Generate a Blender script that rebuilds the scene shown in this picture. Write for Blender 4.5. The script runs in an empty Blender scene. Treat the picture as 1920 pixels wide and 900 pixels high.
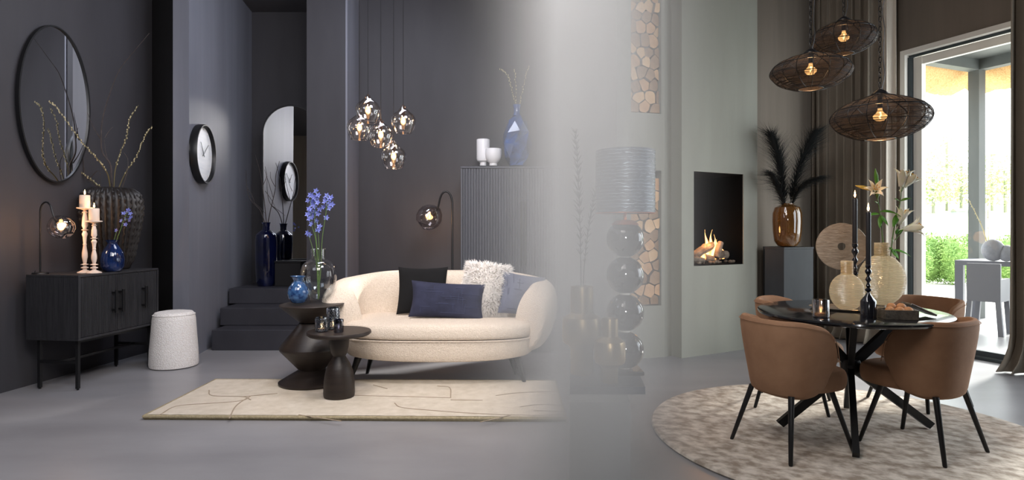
import bpy, math, random
from mathutils import Vector, Matrix, noise as mnoise
R = math.radians
sin, cos, pi = math.sin, math.cos, math.pi
random.seed(7)
col = bpy.context.scene.collection
sc = bpy.context.scene
F = 1150.0      # focal length in pixels of the 1920x900 frame
CH = 1.22       # camera height
HY = 430.0      # horizon row

# ------------------------------------------------------------------ camera
cd = bpy.data.cameras.new('camera'); cam = bpy.data.objects.new('camera', cd); col.objects.link(cam)
cam.location = (0, 0, CH); cam.rotation_euler = (R(90), 0, 0)
cd.sensor_width = 36; cd.lens = F*36/1920; cd.shift_y = -(450-HY)/1920
cd.clip_end = 400; sc.camera = cam
# ------------------------------------------------------------------ world, view
sc.view_settings.view_transform = 'Standard'; sc.view_settings.look = 'None'
sc.view_settings.gamma = 1; sc.view_settings.use_curve_mapping = False
sc.view_settings.exposure = 0.0
sc.cycles.transparent_max_bounces = 24
w = bpy.data.worlds.new('sky'); sc.world = w; w.use_nodes = True
bg = w.node_tree.nodes['Background']; bg.inputs[0].default_value = (.93, .97, 1, 1); bg.inputs[1].default_value = 5.5

def light(name, kind, loc, energy, color=(1, 1, 1), size=1, size_y=None, target=None, spot=None, blend=.6):
    l = bpy.data.lights.new(name, kind); l.energy = energy; l.color = color
    if kind == 'AREA':
        l.size = size
        if size_y: l.shape = 'RECTANGLE'; l.size_y = size_y
    elif kind == 'SUN': l.angle = R(size)
    else: l.shadow_soft_size = size
    if kind == 'SPOT': l.spot_size = R(spot); l.spot_blend = blend
    o = bpy.data.objects.new(name, l); col.objects.link(o); o.location = loc
    if target is not None:
        o.rotation_euler = (Vector(target)-Vector(loc)).to_track_quat('-Z', 'Y').to_euler()
    return o
# unseen soft lights of the dark room
light('unseen_fill', 'AREA', (-.4, 1.4, 3.6), 120, (1, .93, .88), 1.4, 1.4, (-1.0, 4.9, .3))
light('unseen_fill', 'AREA', (-1.2, 5.2, 3.85), 45, (.82, .86, 1), 1.6, .8, (-2.9, 6.1, 1.2))
light('unseen_fill', 'SPOT', (-.9, 3.2, 3.8), 160, (1, .9, .82), .25, None, (-.75, 4.9, .4), 52, .7)
light('unseen_fill', 'AREA', (-2.2, 2.0, 2.9), 28, (.85, .88, 1), 1.2, 1.2, (-3.4, 5.0, .7))
# added unseen lights, overhead and behind the camera, that brighten the mist
light('unseen_fill', 'AREA', (.32, 2.7, 3.85), 36, (.98, .98, 1), .5, 2.2, (.36, 2.9, 0))
light('unseen_fill', 'SPOT', (.1, -1.6, 1.9), 640, (.98, .98, 1), .25, None, (.42, 3.6, 1.2), 36, 1)
# added off-frame lamps mimicking further windows and the daylight patch on the floor
light('added_daylight', 'AREA', (5.0, 3.7, 1.6), 95, (.84, .92, 1), 2.2, 2.4, (1.6, 4.6, .9))
light('added_daylight', 'SPOT', (5.5, 5.45, 2.7), 350, (.95, .98, 1), .3, None, (3.7, 4.45, 0), 50, .8)
light('unseen_fill', 'AREA', (.1, 3.6, 3.3), 34, (.86, .88, 1), .8, .8, (-1.8, 6.8, 1.8))  # unseen light from the right, aimed at the pier
light('sun', 'SUN', (8.4, 8.3, 3.0), 12, (1, .97, .92), 7, None, (3.4, 4.9, 0))

# ------------------------------------------------------------------ helpers
def X(px, Y): return (px-960)/F*Y
def Z(py, Y): return CH-(py-HY)/F*Y
def P(px, py, Y): return Vector((X(px, Y), Y, Z(py, Y)))
def FY(py, z=0): return F*(CH-z)/(py-HY)
def CA(px): return cos(math.atan((px-960)/F))
def lin(v):
    v /= 255.0
    return v/12.92 if v <= .04045 else ((v+.055)/1.055)**2.4
def C(r, g, b): return (lin(r), lin(g), lin(b), 1)

def tag(o, label=None, cat=None, group=None, kind=None):
    if label: o['label'] = label
    if cat: o['category'] = cat
    if group: o['group'] = group
    if kind: o['kind'] = kind
    return o
def thing(name, label, cat, loc=(0, 0, 0), rz=0, group=None):
    o = bpy.data.objects.new(name, None); col.objects.link(o)
    o.empty_display_size = .05; o.location = loc; o.rotation_euler = (0, 0, rz)
    return tag(o, label, cat, group)

class MB:
    def __init__(s): s.v = []; s.f = []; s.m = []; s.cur = 0
    def add(s, vs, fs):
        k = len(s.v); s.v += [tuple(p) for p in vs]
        for f in fs: s.f.append(tuple(i+k for i in f)); s.m.append(s.cur)
        return s
    def box(s, a, b, rz=0, c=None, bev=0):
        x0, y0, z0 = a; x1, y1, z1 = b
        if bev:
            t = bev; vs = []
            rings = [(z0, t), (z0+t, 0), (z1-t, 0), (z1, t)]
            for z, i in rings:
                j = t
                vs += [(x0+i+j*(i == 0), y0+i, z), (x1-i-j*(i == 0), y0+i, z), (x1-i, y0+i+j*(i == 0), z), (x1-i, y1-i-j*(i == 0), z),
                       (x1-i-j*(i == 0), y1-i, z), (x0+i+j*(i == 0), y1-i, z), (x0+i, y1-i-j*(i == 0), z), (x0+i, y0+i+j*(i == 0), z)]
            fs = [tuple(range(7, -1, -1)), tuple(range(24, 32))]
            for r in range(3):
                for q in range(8):
                    fs.append((r*8+q, r*8+(q+1) % 8, r*8+8+(q+1) % 8, r*8+8+q))
        else:
            vs = [(x, y, z) for z in (z0, z1) for y in (y0, y1) for x in (x0, x1)]
            fs = [(0, 2, 3, 1), (4, 5, 7, 6), (0, 1, 5, 4), (2, 6, 7, 3), (0, 4, 6, 2), (1, 3, 7, 5)]
        if rz:
            if c is None: c = ((x0+x1)/2, (y0+y1)/2)
            q, w_ = cos(rz), sin(rz)
            vs = [(c[0]+(x-c[0])*q-(y-c[1])*w_, c[1]+(x-c[0])*w_+(y-c[1])*q, z) for x, y, z in vs]
        return s.add(vs, fs)
    def prism(s, pts, z0, z1):
        n = len(pts)
        vs = [(x, y, z0) for x, y in pts]+[(x, y, z1) for x, y in pts]
        fs = [tuple(range(n-1, -1, -1)), tuple(range(n, 2*n))]
        fs += [(i, (i+1) % n, n+(i+1) % n, n+i) for i in range(n)]
        return s.add(vs, fs)
    def loft(s, rings, closed=True, caps=(True, True)):
        n = len(rings[0]); vs = [p for r in rings for p in r]; fs = []
        for a in range(len(rings)-1):
            for i in range(n if closed else n-1):
                j = (i+1) % n
                fs.append((a*n+i, a*n+j, (a+1)*n+j, (a+1)*n+i))
        if closed and caps[0]: fs.append(tuple(range(n-1, -1, -1)))
        if closed and caps[1]: fs.append(tuple(range((len(rings)-1)*n, len(rings)*n)))
        return s.add(vs, fs)
    def lathe(s, prof, n=32, c=(0, 0), caps=(True, True), fn=None):
        rings = []
        for r, z in prof:
            ring = []
            for i in range(n):
                t = 2*pi*i/n; rr = r*(fn(t, z) if fn else 1)
                ring.append((c[0]+rr*cos(t), c[1]+rr*sin(t), z))
            rings.append(ring)
        return s.loft(rings, True, caps)
    def tube(s, pts, rad, n=8, caps=True):
        pts = [Vector(p) for p in pts]
        if not hasattr(rad, '__len__'): rad = [rad]*len(pts)
        rings = []; up = None
        for i, p in enumerate(pts):
            t = (pts[min(i+1, len(pts)-1)]-pts[max(i-1, 0)])
            if t.length < 1e-9: t = Vector((0, 0, 1))
            t.normalize()
            if up is None: up = t.orthogonal().normalized()
            up = up-t*up.dot(t)
            up = up.normalized() if up.length > 1e-6 else t.orthogonal().normalized()
            b = t.cross(up)
            rings.append([p+(up*cos(2*pi*k/n)+b*sin(2*pi*k/n))*rad[i] for k in range(n)])
        return s.loft(rings, True, (caps, caps))
    def ball(s, c, r, n=16, m=10, sc_=(1, 1, 1)):
        prof = [(max(1e-4, sin(pi*i/m)), -cos(pi*i/m)) for i in range(m+1)]
        vs = []
        rings = [[(c[0]+a*r*sc_[0]*cos(2*pi*k/n), c[1]+a*r*sc_[1]*sin(2*pi*k/n), c[2]+b*r*sc_[2]) for k in range(n)] for a, b in prof]
        return s.loft(rings, True, (True, True))
    def torus(s, c, R_, r, n=32, m=8, plane='xy', sx=1):
        vs = []
        for i in range(n):
            a = 2*pi*i/n
            for j in range(m):
                b = 2*pi*j/m
                u = (R_+r*cos(b)); p = (u*cos(a)*sx, u*sin(a), r*sin(b))
                if plane == 'xz': p = (p[0], p[2], p[1])
                if plane == 'yz': p = (p[2], p[0], p[1])
                vs.append((c[0]+p[0], c[1]+p[1], c[2]+p[2]))
        fs = [(i*m+j, ((i+1) % n)*m+j, ((i+1) % n)*m+(j+1) % m, i*m+(j+1) % m) for i in range(n) for j in range(m)]
        return s.add(vs, fs)
    def sheet(s, fn, nu, nv, thick=0):
        vs = [fn(u/nu, v/nv) for u in range(nu+1) for v in range(nv+1)]
        fs = [(u*(nv+1)+v, (u+1)*(nv+1)+v, (u+1)*(nv+1)+v+1, u*(nv+1)+v+1) for u in range(nu) for v in range(nv)]
        return s.add(vs, fs)
    def make(s, name, mats, parent=None, loc=None, rot=None, smooth=True, ang=35):
        me = bpy.data.meshes.new(name); me.from_pydata(s.v, [], s.f)
        if not isinstance(mats, (list, tuple)): mats = [mats]
        for m in mats: me.materials.append(m)
        me.polygons.foreach_set('material_index', s.m)
        if smooth:
            me.polygons.foreach_set('use_smooth', [True]*len(s.f)); me.update()
            me.set_sharp_from_angle(angle=R(ang))
        me.update()
        o = bpy.data.objects.new(name, me); col.objects.link(o)
        if parent: o.parent = parent
        if loc is not None: o.location = loc
        if rot is not None: o.rotation_euler = rot
        return o
def fixn(o):
    import bmesh
    b = bmesh.new(); b.from_mesh(o.data); bmesh.ops.recalc_face_normals(b, faces=b.faces); b.to_mesh(o.data); b.free(); return o
def smod(o, lv=2, thick=None, off=0):
    if thick:
        m = o.modifiers.new('thick', 'SOLIDIFY'); m.thickness = thick; m.offset = off
    if lv:
        m = o.modifiers.new('soft', 'SUBSURF'); m.levels = lv; m.render_levels = lv
    return o
def cat(pts, k=6):
    pts = [Vector(p) for p in pts]; out = []
    q = [2*pts[0]-pts[1]]+pts+[2*pts[-1]-pts[-2]]
    for i in range(1, len(q)-2):
        for j in range(k):
            t = j/k; a, b, c_, d = q[i-1], q[i], q[i+1], q[i+2]
            out.append(.5*((2*b)+(c_-a)*t+(2*a-5*b+4*c_-d)*t*t+(3*b-a-3*c_+d)*t**3))
    out.append(pts[-1]); return out
def dup(root, loc=None, rz=None, label=None, group=None, scale=None):
    r = root.copy(); col.objects.link(r)
    if loc is not None: r.location = loc
    if rz is not None: r.rotation_euler = (0, 0, rz)
    if scale: r.scale = (scale,)*3
    if label: r['label'] = label
    if group: r['group'] = group
    def rec(a, b):
        for ch in list(a.children):
            if ch is b: continue
            c_ = ch.copy(); col.objects.link(c_); c_.parent = b; rec(ch, c_)
    rec(root, r)
    return r

# ------------------------------------------------------------------ materials
def mat(name, c, rough=.5, metal=0, var=None, vs=(6, 6, 6), vamt=.5, bump=0, bs=(60, 60, 60), sheen=0, det=4,
        coat=0, trans=0, ior=1.45, alpha=1, emis=None, es=0, spec=.5, coord='Object', sss=0):
    m = bpy.data.materials.new(name); m.use_nodes = True; nt = m.node_tree; b = nt.nodes['Principled BSDF']
    I = b.inputs
    I['Base Color'].default_value = c; I['Roughness'].default_value = rough; I['Metallic'].default_value = metal
    I['Specular IOR Level'].default_value = spec; I['Alpha'].default_value = alpha
    I['Transmission Weight'].default_value = trans; I['IOR'].default_value = ior; I['Coat Weight'].default_value = coat
    if sss: I['Subsurface Weight'].default_value = sss; I['Subsurface Radius'].default_value = (.03, .02, .01)
    if sheen: I['Sheen Weight'].default_value = sheen; I['Sheen Roughness'].default_value = .4; I['Sheen Tint'].default_value = c
    if emis: I['Emission Color'].default_value = emis; I['Emission Strength'].default_value = es
    def tex(scale, d=4, rg=.55):
        tc = nt.nodes.new('ShaderNodeTexCoord'); mp = nt.nodes.new('ShaderNodeMapping'); n = nt.nodes.new('ShaderNodeTexNoise')
        mp.inputs['Scale'].default_value = scale; n.inputs['Scale'].default_value = 1; n.inputs['Detail'].default_value = d; n.inputs['Roughness'].default_value = rg
        nt.links.new(tc.outputs[coord], mp.inputs[0]); nt.links.new(mp.outputs[0], n.inputs['Vector']); return n
    if var:
        n = tex(vs, det); r = nt.nodes.new('ShaderNodeValToRGB')
        r.color_ramp.elements[0].position = .5-.25*(1.1-vamt); r.color_ramp.elements[1].position = .5+.25*(1.1-vamt)
        r.color_ramp.elements[0].color = c; r.color_ramp.elements[1].color = var
        nt.links.new(n.outputs[0], r.inputs[0]); nt.links.new(r.outputs[0], I['Base Color'])
    if bump:
        n = tex(bs, 3); bn = nt.nodes.new('ShaderNodeBump'); bn.inputs['Strength'].default_value = bump; bn.inputs['Distance'].default_value = .01
        nt.links.new(n.outputs[0], bn.inputs['Height']); nt.links.new(bn.outputs[0], I['Normal'])
    return m
def thin_glass(name, tint=(1, 1, 1, 1), refl=.9, rough=.02, edge=.35, base=.05):
    """a thin glass wall: what goes straight through it and what it mirrors, more so at the rim"""
    m = bpy.data.materials.new(name); m.use_nodes = True; nt = m.node_tree; nt.nodes.clear()
    o = nt.nodes.new('ShaderNodeOutputMaterial'); mx = nt.nodes.new('ShaderNodeMixShader')
    t = nt.nodes.new('ShaderNodeBsdfTransparent'); g = nt.nodes.new('ShaderNodeBsdfGlossy')
    lw = nt.nodes.new('ShaderNodeLayerWeight'); lw.inputs[0].default_value = edge
    mr = nt.nodes.new('ShaderNodeMapRange'); mr.inputs[3].default_value = base; mr.inputs[4].default_value = refl
    t.inputs[0].default_value = tint; g.inputs['Roughness'].default_value = rough
    nt.links.new(lw.outputs['Facing'], mr.inputs[0]); nt.links.new(mr.outputs[0], mx.inputs[0])
    nt.links.new(t.outputs[0], mx.inputs[1]); nt.links.new(g.outputs[0], mx.inputs[2]); nt.links.new(mx.outputs[0], o.inputs[0])
    return m
def glow(name, c, s):
    m = bpy.data.materials.new(name); m.use_nodes = True; nt = m.node_tree; nt.nodes.clear()
    o = nt.nodes.new('ShaderNodeOutputMaterial'); e = nt.nodes.new('ShaderNodeEmission')
    e.inputs[0].default_value = c; e.inputs[1].default_value = s; nt.links.new(e.outputs[0], o.inputs[0]); return m

M = {}
M['floor'] = mat('polished_concrete', C(128, 127, 130), .33, 0, C(150, 149, 152), (.9, 2.2, 1), .1, .05, (8, 8, 8), det=7)
M['dark_wall'] = mat('charcoal_plaster', C(54, 53, 57), .6, 0, C(62, 61, 65), (3, 3, .7), .3, .04, (9, 9, 3))
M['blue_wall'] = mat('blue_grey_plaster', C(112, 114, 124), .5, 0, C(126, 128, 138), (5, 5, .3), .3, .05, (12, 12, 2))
M['black_wall'] = mat('black_paint', C(18, 17, 19), .7)
M['step'] = mat('dark_step_paint', C(50, 50, 56), .45, 0, C(58, 58, 64), (4, 4, 4), .3)
M['plaster'] = mat('grey_lime_plaster', C(138, 138, 128), .7, 0, C(148, 149, 139), (5, 5, .6), .05, .08, (14, 14, 2), det=8)
M['taupe_wall'] = mat('taupe_plaster', C(116, 107, 96), .75, 0, C(128, 118, 107), (7, 7, .6), .2, .06, (20, 20, 3))
M['ceiling'] = mat('ceiling_paint', C(90, 88, 90), .8)
M['black'] = mat('black_metal', C(20, 20, 22), .42)
M['black_soft'] = mat('black_stain_wood', C(34, 34, 37), .5, 0, C(50, 50, 53), (40, 40, 3), .2, .25, (120, 120, 8))
M['dark_wood'] = mat('burnt_wood', C(31, 25, 23), .45, 0, C(48, 39, 34), (3, 3, 26), .2, .12, (6, 6, 60))
M['mirror'] = mat('mirror_glass', (.8, .82, .84, 1), .015, 1)
M['boucle'] = mat('cream_boucle', C(214, 198, 180), .95, 0, C(230, 216, 200), (90, 90, 90), .4, .9, (130, 130, 130), .3)
M['white_boucle'] = mat('white_boucle', C(236, 230, 224), .95, 0, C(250, 247, 244), (90, 90, 90), .4, 1, (110, 110, 110), .3)
M['rug'] = mat('cream_wool', C(196, 184, 166), .95, 0, C(214, 203, 187), (14, 14, 14), .3, .5, (200, 200, 200), .3)
M['rug_line'] = mat('carved_wool', C(158, 142, 122), .95)
M['rug_edge'] = mat('rug_edge', C(150, 138, 108), .95, 0, C(176, 162, 132), (60, 60, 60), .3, .7, (160, 160, 160))
M['cream_paint'] = mat('cream_lacquer', C(228, 208, 192), .35)
M['candle'] = mat('cream_wax', C(238, 214, 194), .5, sss=.2)
M['black_candle'] = mat('black_wax', C(34, 33, 36), .38)
M['flame'] = glow('flame', (1, .55, .2, 1), 22)
M['bulb'] = glow('filament', (1, .55, .2, 1), 26)
M['bulb_soft'] = glow('glowing_bulb', (1, .42, .12, 1), 2.6)
M['glass'] = thin_glass('clear_glass', (.97, .97, .97, 1), .6, .02, .25, .03)
M['smoke_glass'] = thin_glass('smoky_glass', (.80, .76, .76, 1), .8, .03, .35, .08)
M['water'] = thin_glass('water', (.86, .9, .92, 1), .6, .01, .3, .06)
M['blue_glass'] = mat('cobalt_glass', C(8, 17, 48), .08, 0, C(26, 54, 112), (14, 14, 14), .3, .3, (16, 16, 16), coat=.6, trans=.35)
M['navy_glass'] = mat('navy_glass', C(5, 7, 24), .06, 0, C(12, 20, 60), (6, 6, 6), .3, .25, (9, 9, 9), coat=1, trans=.25)
M['facet_glass'] = mat('faceted_blue_glass', C(14, 28, 66), .08, 0, C(60, 104, 176), (7, 7, 7), .3, coat=1, trans=.2)
M['amber_glass'] = mat('amber_glass', C(96, 62, 30), .06, 0, C(130, 90, 44), (5, 5, 5), .3, .1, (10, 10, 4), coat=1, trans=.35)
M['pot'] = mat('dark_clay', C(27, 24, 23), .42, 0, C(38, 34, 33), (12, 12, 12), .3, .2, (40, 40, 40))
M['branch'] = mat('bark_branch', C(44, 38, 38), .7, 0, C(70, 62, 60), (30, 30, 30), .3)
M['olive_branch'] = mat('olive_twig', C(92, 84, 56), .7)
M['catkin'] = mat('catkin_fluff', C(176, 166, 132), .9)
M['stem'] = mat('green_stem', C(92, 120, 62), .5)
M['leaf'] = mat('lily_leaf', C(64, 124, 40), .4, 0, C(100, 158, 62), (12, 12, 12), .3)
M['bluepetal'] = mat('delphinium_petal', C(98, 108, 186), .6, 0, C(134, 142, 212), (40, 40, 40), .3)
M['lily'] = mat('lily_petal', C(253, 251, 243), .5, 0, C(240, 240, 208), (20, 20, 20), .2, sss=.1)
M['white_gloss'] = mat('white_ceramic', C(232, 232, 234), .35)
M['clock_face'] = mat('clock_dial', C(246, 248, 250), .35, 0, C(228, 233, 238), (4, 4, 30), .2)
M['velvet_black'] = mat('black_velvet', C(9, 9, 11), .95, sheen=.08)
M['velvet_navy'] = mat('navy_velvet', C(30, 32, 50), .85, 0, C(44, 47, 70), (9, 9, 9), .2, .2, (30, 30, 30), .5)
M['velvet_grey'] = mat('slate_velvet', C(78, 82, 100), .85, 0, C(98, 102, 120), (8, 8, 8), .2, .2, (30, 30, 30), .5)
M['fur'] = mat('sheepskin', C(250, 244, 236), .9)
def strand_mat():
    m = bpy.data.materials.new('sheepskin_strand'); m.use_nodes = True; nt = m.node_tree; nt.nodes.clear()
    o = nt.nodes.new('ShaderNodeOutputMaterial'); a = nt.nodes.new('ShaderNodeMixShader'); d = nt.nodes.new('ShaderNodeBsdfDiffuse'); t = nt.nodes.new('ShaderNodeBsdfTranslucent')
    d.inputs[0].default_value = C(252, 246, 240); t.inputs[0].default_value = C(250, 242, 232); a.inputs[0].default_value = .08
    nt.links.new(d.outputs[0], a.inputs[1]); nt.links.new(t.outputs[0], a.inputs[2]); nt.links.new(a.outputs[0], o.inputs[0]); return m
M['strand'] = strand_mat()
M['velvet_brown'] = mat('tan_velvet', C(126, 93, 69), .8, 0, C(142, 108, 82), (7, 7, 7), .2, .1, (30, 30, 30), .8)
M['stone'] = mat('black_stone', C(16, 17, 20), .16, 0, C(30, 31, 35), (18, 18, 18), .2, coat=.3)
M['brass'] = mat('brushed_brass', C(150, 128, 92), .32, .9, C(178, 156, 116), (2, 2, 1), .2, .1, (3, 3, 160))
M['black_gloss'] = mat('black_gloss', C(22, 23, 30), .12, coat=1)
M['copper'] = mat('copper_lining', C(200, 110, 70), .35, .7)
M['croc'] = mat('lamp_shade_leather', C(58, 66, 78), .42, 0, C(82, 92, 106), (9, 9, 60), .2)
M['croc_line'] = mat('silver_crack', C(168, 182, 192), .35, .4)
M['curtain'] = mat('taupe_linen', C(130, 121, 108), .9, 0, C(146, 136, 122), (3, 3, 1), .3, .3, (200, 200, 120))
M['sheer'] = mat('pale_linen', C(206, 198, 184), .9, 0, C(220, 212, 200), (3, 3, 1), .3, .3, (160, 160, 160))
M['frame'] = mat('window_frame_paint', C(236, 233, 224), .5)
M['track'] = mat('dark_window_track', C(62, 70, 74), .4, .4)
M['outdoor_grey'] = mat('grey_outdoor_resin', C(96, 98, 106), .5)
M['post'] = mat('grey_porch_timber', C(78, 82, 80), .6, 0, C(90, 94, 92), (4, 4, 1), .3)
M['thatch'] = mat('reed_thatch', C(196, 150, 92), .9, 0, C(232, 192, 136), (60, 60, 2), .3)
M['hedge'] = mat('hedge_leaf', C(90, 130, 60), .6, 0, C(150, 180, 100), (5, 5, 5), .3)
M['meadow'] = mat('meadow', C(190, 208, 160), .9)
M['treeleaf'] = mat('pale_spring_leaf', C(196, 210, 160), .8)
M['treetrunk'] = mat('tree_bark', C(140, 136, 126), .9)
M['plank'] = mat('weathered_deck', C(196, 182, 166), .7, 0, C(214, 202, 186), (3, 30, 3), .3)
M['wood_end'] = mat('split_wood', C(186, 142, 100), .8, 0, C(214, 172, 128), (10, 10, 10), .2, .3, (30, 30, 30))
M['bark'] = mat('firewood_bark', C(96, 70, 52), .9, 0, C(120, 90, 66), (20, 20, 20), .3)
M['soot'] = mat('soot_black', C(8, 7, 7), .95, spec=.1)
M['char'] = mat('charred_log', C(70, 56, 46), .9, 0, C(150, 136, 120), (16, 16, 16), .2, .5, (30, 30, 30))
M['pedestal'] = mat('dark_slate_pedestal', C(34, 38, 42), .5, 0, C(44, 48, 52), (6, 6, 3), .3)
M['plume'] = mat('black_pampas', C(26, 30, 30), .9)
M['dusk_plume'] = mat('dark_grass', C(52, 54, 54), .9)
M['disc'] = mat('etched_bronze_disc', C(142, 126, 108), .45, .4, C(172, 156, 138), (20, 20, 60), .2, .3, (30, 30, 90))
def ribbed_mat():
    m = bpy.data.materials.new('ribbed_cream_glass'); m.use_nodes = True; nt = m.node_tree; nt.nodes.clear()
    N = nt.nodes.new; o = N('ShaderNodeOutputMaterial'); m1 = N('ShaderNodeMixShader'); m2 = N('ShaderNodeMixShader'); m3 = N('ShaderNodeMixShader')
    tl_ = N('ShaderNodeBsdfTranslucent'); df = N('ShaderNodeBsdfDiffuse'); tr = N('ShaderNodeBsdfTransparent'); gl = N('ShaderNodeBsdfGlossy')
    tl_.inputs[0].default_value = C(250, 240, 220); df.inputs[0].default_value = C(222, 210, 184); tr.inputs[0].default_value = C(235, 215, 180); gl.inputs['Roughness'].default_value = .12
    m1.inputs[0].default_value = .85; m2.inputs[0].default_value = .18; m3.inputs[0].default_value = .1
    wv = N('ShaderNodeTexWave'); wv.wave_type = 'BANDS'; wv.bands_direction = 'Z'; wv.inputs['Scale'].default_value = 34; wv.inputs['Distortion'].default_value = .6
    tc = N('ShaderNodeTexCoord'); bp = N('ShaderNodeBump'); bp.inputs['Strength'].default_value = .7; bp.inputs['Distance'].default_value = .004
    L = nt.links.new; L(tc.outputs['Object'], wv.inputs[0]); L(wv.outputs['Fac'], bp.inputs['Height'])
    for x in (tl_, df, gl): L(bp.outputs[0], x.inputs['Normal'])
    L(df.outputs[0], m1.inputs[1]); L(tl_.outputs[0], m1.inputs[2]); L(m1.outputs[0], m2.inputs[1]); L(tr.outputs[0], m2.inputs[2]); L(m2.outputs[0], m3.inputs[1]); L(gl.outputs[0], m3.inputs[2]); L(m3.outputs[0], o.inputs[0]); return m
M['ribbed'] = ribbed_mat()
M['tray'] = mat('worn_silver_tray', C(150, 142, 130), .35, .7, C(186, 176, 162), (20, 20, 20), .3)
M['tin'] = mat('beaten_metal_box', C(96, 92, 86), .4, .6, C(140, 134, 124), (40, 40, 40), .3, .4, (70, 70, 70))
M['walnut'] = mat('brown_egg', C(168, 120, 80), .6, 0, C(190, 142, 100), (20, 20, 20), .3)
M['plinth'] = mat('grey_plinth', C(134, 136, 136), .55)
M['slab'] = mat('dark_slab', C(58, 64, 76), .35)
M['redwine'] = mat('wick', C(40, 20, 16), .9)
M['stigma'] = mat('stamen', C(206, 150, 50), .7)
def rug2():
    m = mat('silver_beige_pile', C(146, 132, 118), .9, 0, C(208, 198, 186), (13, 16, 3), .6, .5, (60, 60, 60), .5, det=9)
    return m
M['round_rug'] = rug2()
MIRROR_RZ = 4.4
M['mottled'] = mat('mottled_blue_glass', C(20, 44, 96), .1, 0, C(84, 130, 180), (26, 26, 26), .3, .2, (20, 20, 20), coat=.8, trans=.25)
M['cab'] = mat('grey_black_oak', C(74, 76, 84), .5, 0, C(84, 86, 94), (50, 50, 3), .2, .25, (120, 120, 8))
M['budc'] = mat('lily_bud', C(200, 168, 90), .5, 0, C(170, 160, 80), (10, 10, 10), .3)
# ================================================================== structure
def st(name, mb, m, smooth=False, **k):
    o = mb.make(name, m, smooth=smooth, **k); return tag(o, kind='structure')
CZ = 4.0
st('floor', MB().box((-5, -3, -.1), (8.2, 8.6, 0)), M['floor'])
st('ceiling', MB().box((-5, -3, CZ), (8.2, 8.6, CZ+.1)), M['ceiling'])
def wall(name, a, b, m, t=.1, z0=0, z1=CZ, side=1):
    a = Vector(a); b = Vector(b); d = (b-a).normalized(); n = Vector((-d.y, d.x))*t*side
    return st(name, MB().prism([a, b, b+n, a+n], z0, z1), m)
wall('wall_left', (-4.6, -2.0), (-3.61, 6.15), M['dark_wall'])
wall('trim_1', (-3.61, 6.15), (-3.17, 5.76), M['black_wall'])
# column wall that carries the clock
mb = MB().prism([(-3.185, 5.76), (-3.022, 5.74), (-3.345, 7.96), (-3.7, 7.96)], 0, CZ)
st('wall_clock', mb, M['blue_wall'])
wall('wall_alcove', (-3.338, 7.85), (-1.6, 7.85), M['dark_wall'])
# pier in front of the alcove, back wall of the sofa side
st('wall_pier', MB().prism([(X(575, 6.7), 6.7), (X(648, 6.7), 6.7), (X(648, 6.7), 7.9), (X(575, 6.7), 7.9)], 0, CZ), M['dark_wall'])
wall('lighter_pier_side', (X(648, 6.7)+.001, 6.69), (X(648, 6.7)+.001, 7.19), M['blue_wall'], t=.02, side=-1)  # strip added in lighter blue-grey so the pier's side face comes out lighter
wall('wall_back', (-1.9, 7.2), (1.6, 7.2), M['dark_wall'])
# the low platform and steps
st('step_1', MB().box((-3.03, 6.18, 0), (-1.8, 7.85, .205), bev=.006), M['step'])
st('step_2', MB().box((-3.08, 6.47, .205), (-1.95, 7.85, .39), bev=.006), M['step'])
st('step_3', MB().box((-3.16, 6.84, .39), (-2.33, 7.85, .56), bev=.006), M['step'])
st('step_3', MB().box((-2.33, 6.69, .39), (-2.3, 6.7, .56)), M['step'])
st('step_4', MB().box((-1.8, 6.08, 0), (.8, 7.2, .236), bev=.006), M['step'])
# partition pier between the rooms, in line with the view so that its edge is one vertical
pa = [(X(1068, 5.5), 5.5), (X(1155, 5.5), 5.5), (.98, 5.75), (1.3, 5.9), (1.2, 6.3), (X(1068, 6.3), 6.3)]
st('wall_partition', MB().prism(pa, 0, CZ), M['taupe_wall'])
# firewood wall with two niches
def hit(px, a, b):
    a = Vector(a); b = Vector(b); d = (b-a).normalized(); k = (px-960)/F
    s = (k*a.y-a.x)/(d.x-k*d.y); q = a+d*s; return s, q
def holed(name, a, b, holes, m, t, z1=CZ, inner=None):
    """a wall from a to b with rectangular holes [(s0, s1, z0, z1)] sorted upward, all the same width"""
    a = Vector(a); b = Vector(b); L = (b-a).length; d = (b-a).normalized(); n = Vector((-d.y, d.x))
    if n.y < 0 and abs(n.y) > abs(n.x): n = -n
    def q(s0, s1, z0, z1_, mb):
        p = [a+d*s0, a+d*s1, a+d*s1+n*t, a+d*s0+n*t]; mb.prism(p, z0, z1_)
    mb = MB(); s0, s1 = holes[0][:2]
    if s0 > 0: q(0, s0, 0, z1, mb)
    if L > s1: q(s1, L, 0, z1, mb)
    z = 0
    for h in holes:
        if h[2] > z: q(s0, s1, z, h[2], mb)
        z = h[3]
    if z < z1: q(s0, s1, z, z1, mb)
    return st(name, mb, m), d, n
FWa, FWb = (X(1140, 5.7), 5.7), (X(1246, 5.86), 5.86)
sa, qa = hit(1183, FWa, FWb); sb, qb = hit(1240, FWa, FWb)
zl0, zl1, zu0 = Z(573, 5.84), Z(320, 5.84), Z(213, 5.84)
wo, wd, wn = holed('wall_firewood', FWa, FWb, [(sa, sb, zl0, zl1), (sa, sb, zu0, CZ-.02)], M['plaster'], .34)
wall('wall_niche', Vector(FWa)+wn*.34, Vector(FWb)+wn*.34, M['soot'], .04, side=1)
wall('wall_return', (X(1246, 5.86), 5.86), (X(1279, 6.02), 6.02), M['plaster'])
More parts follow.
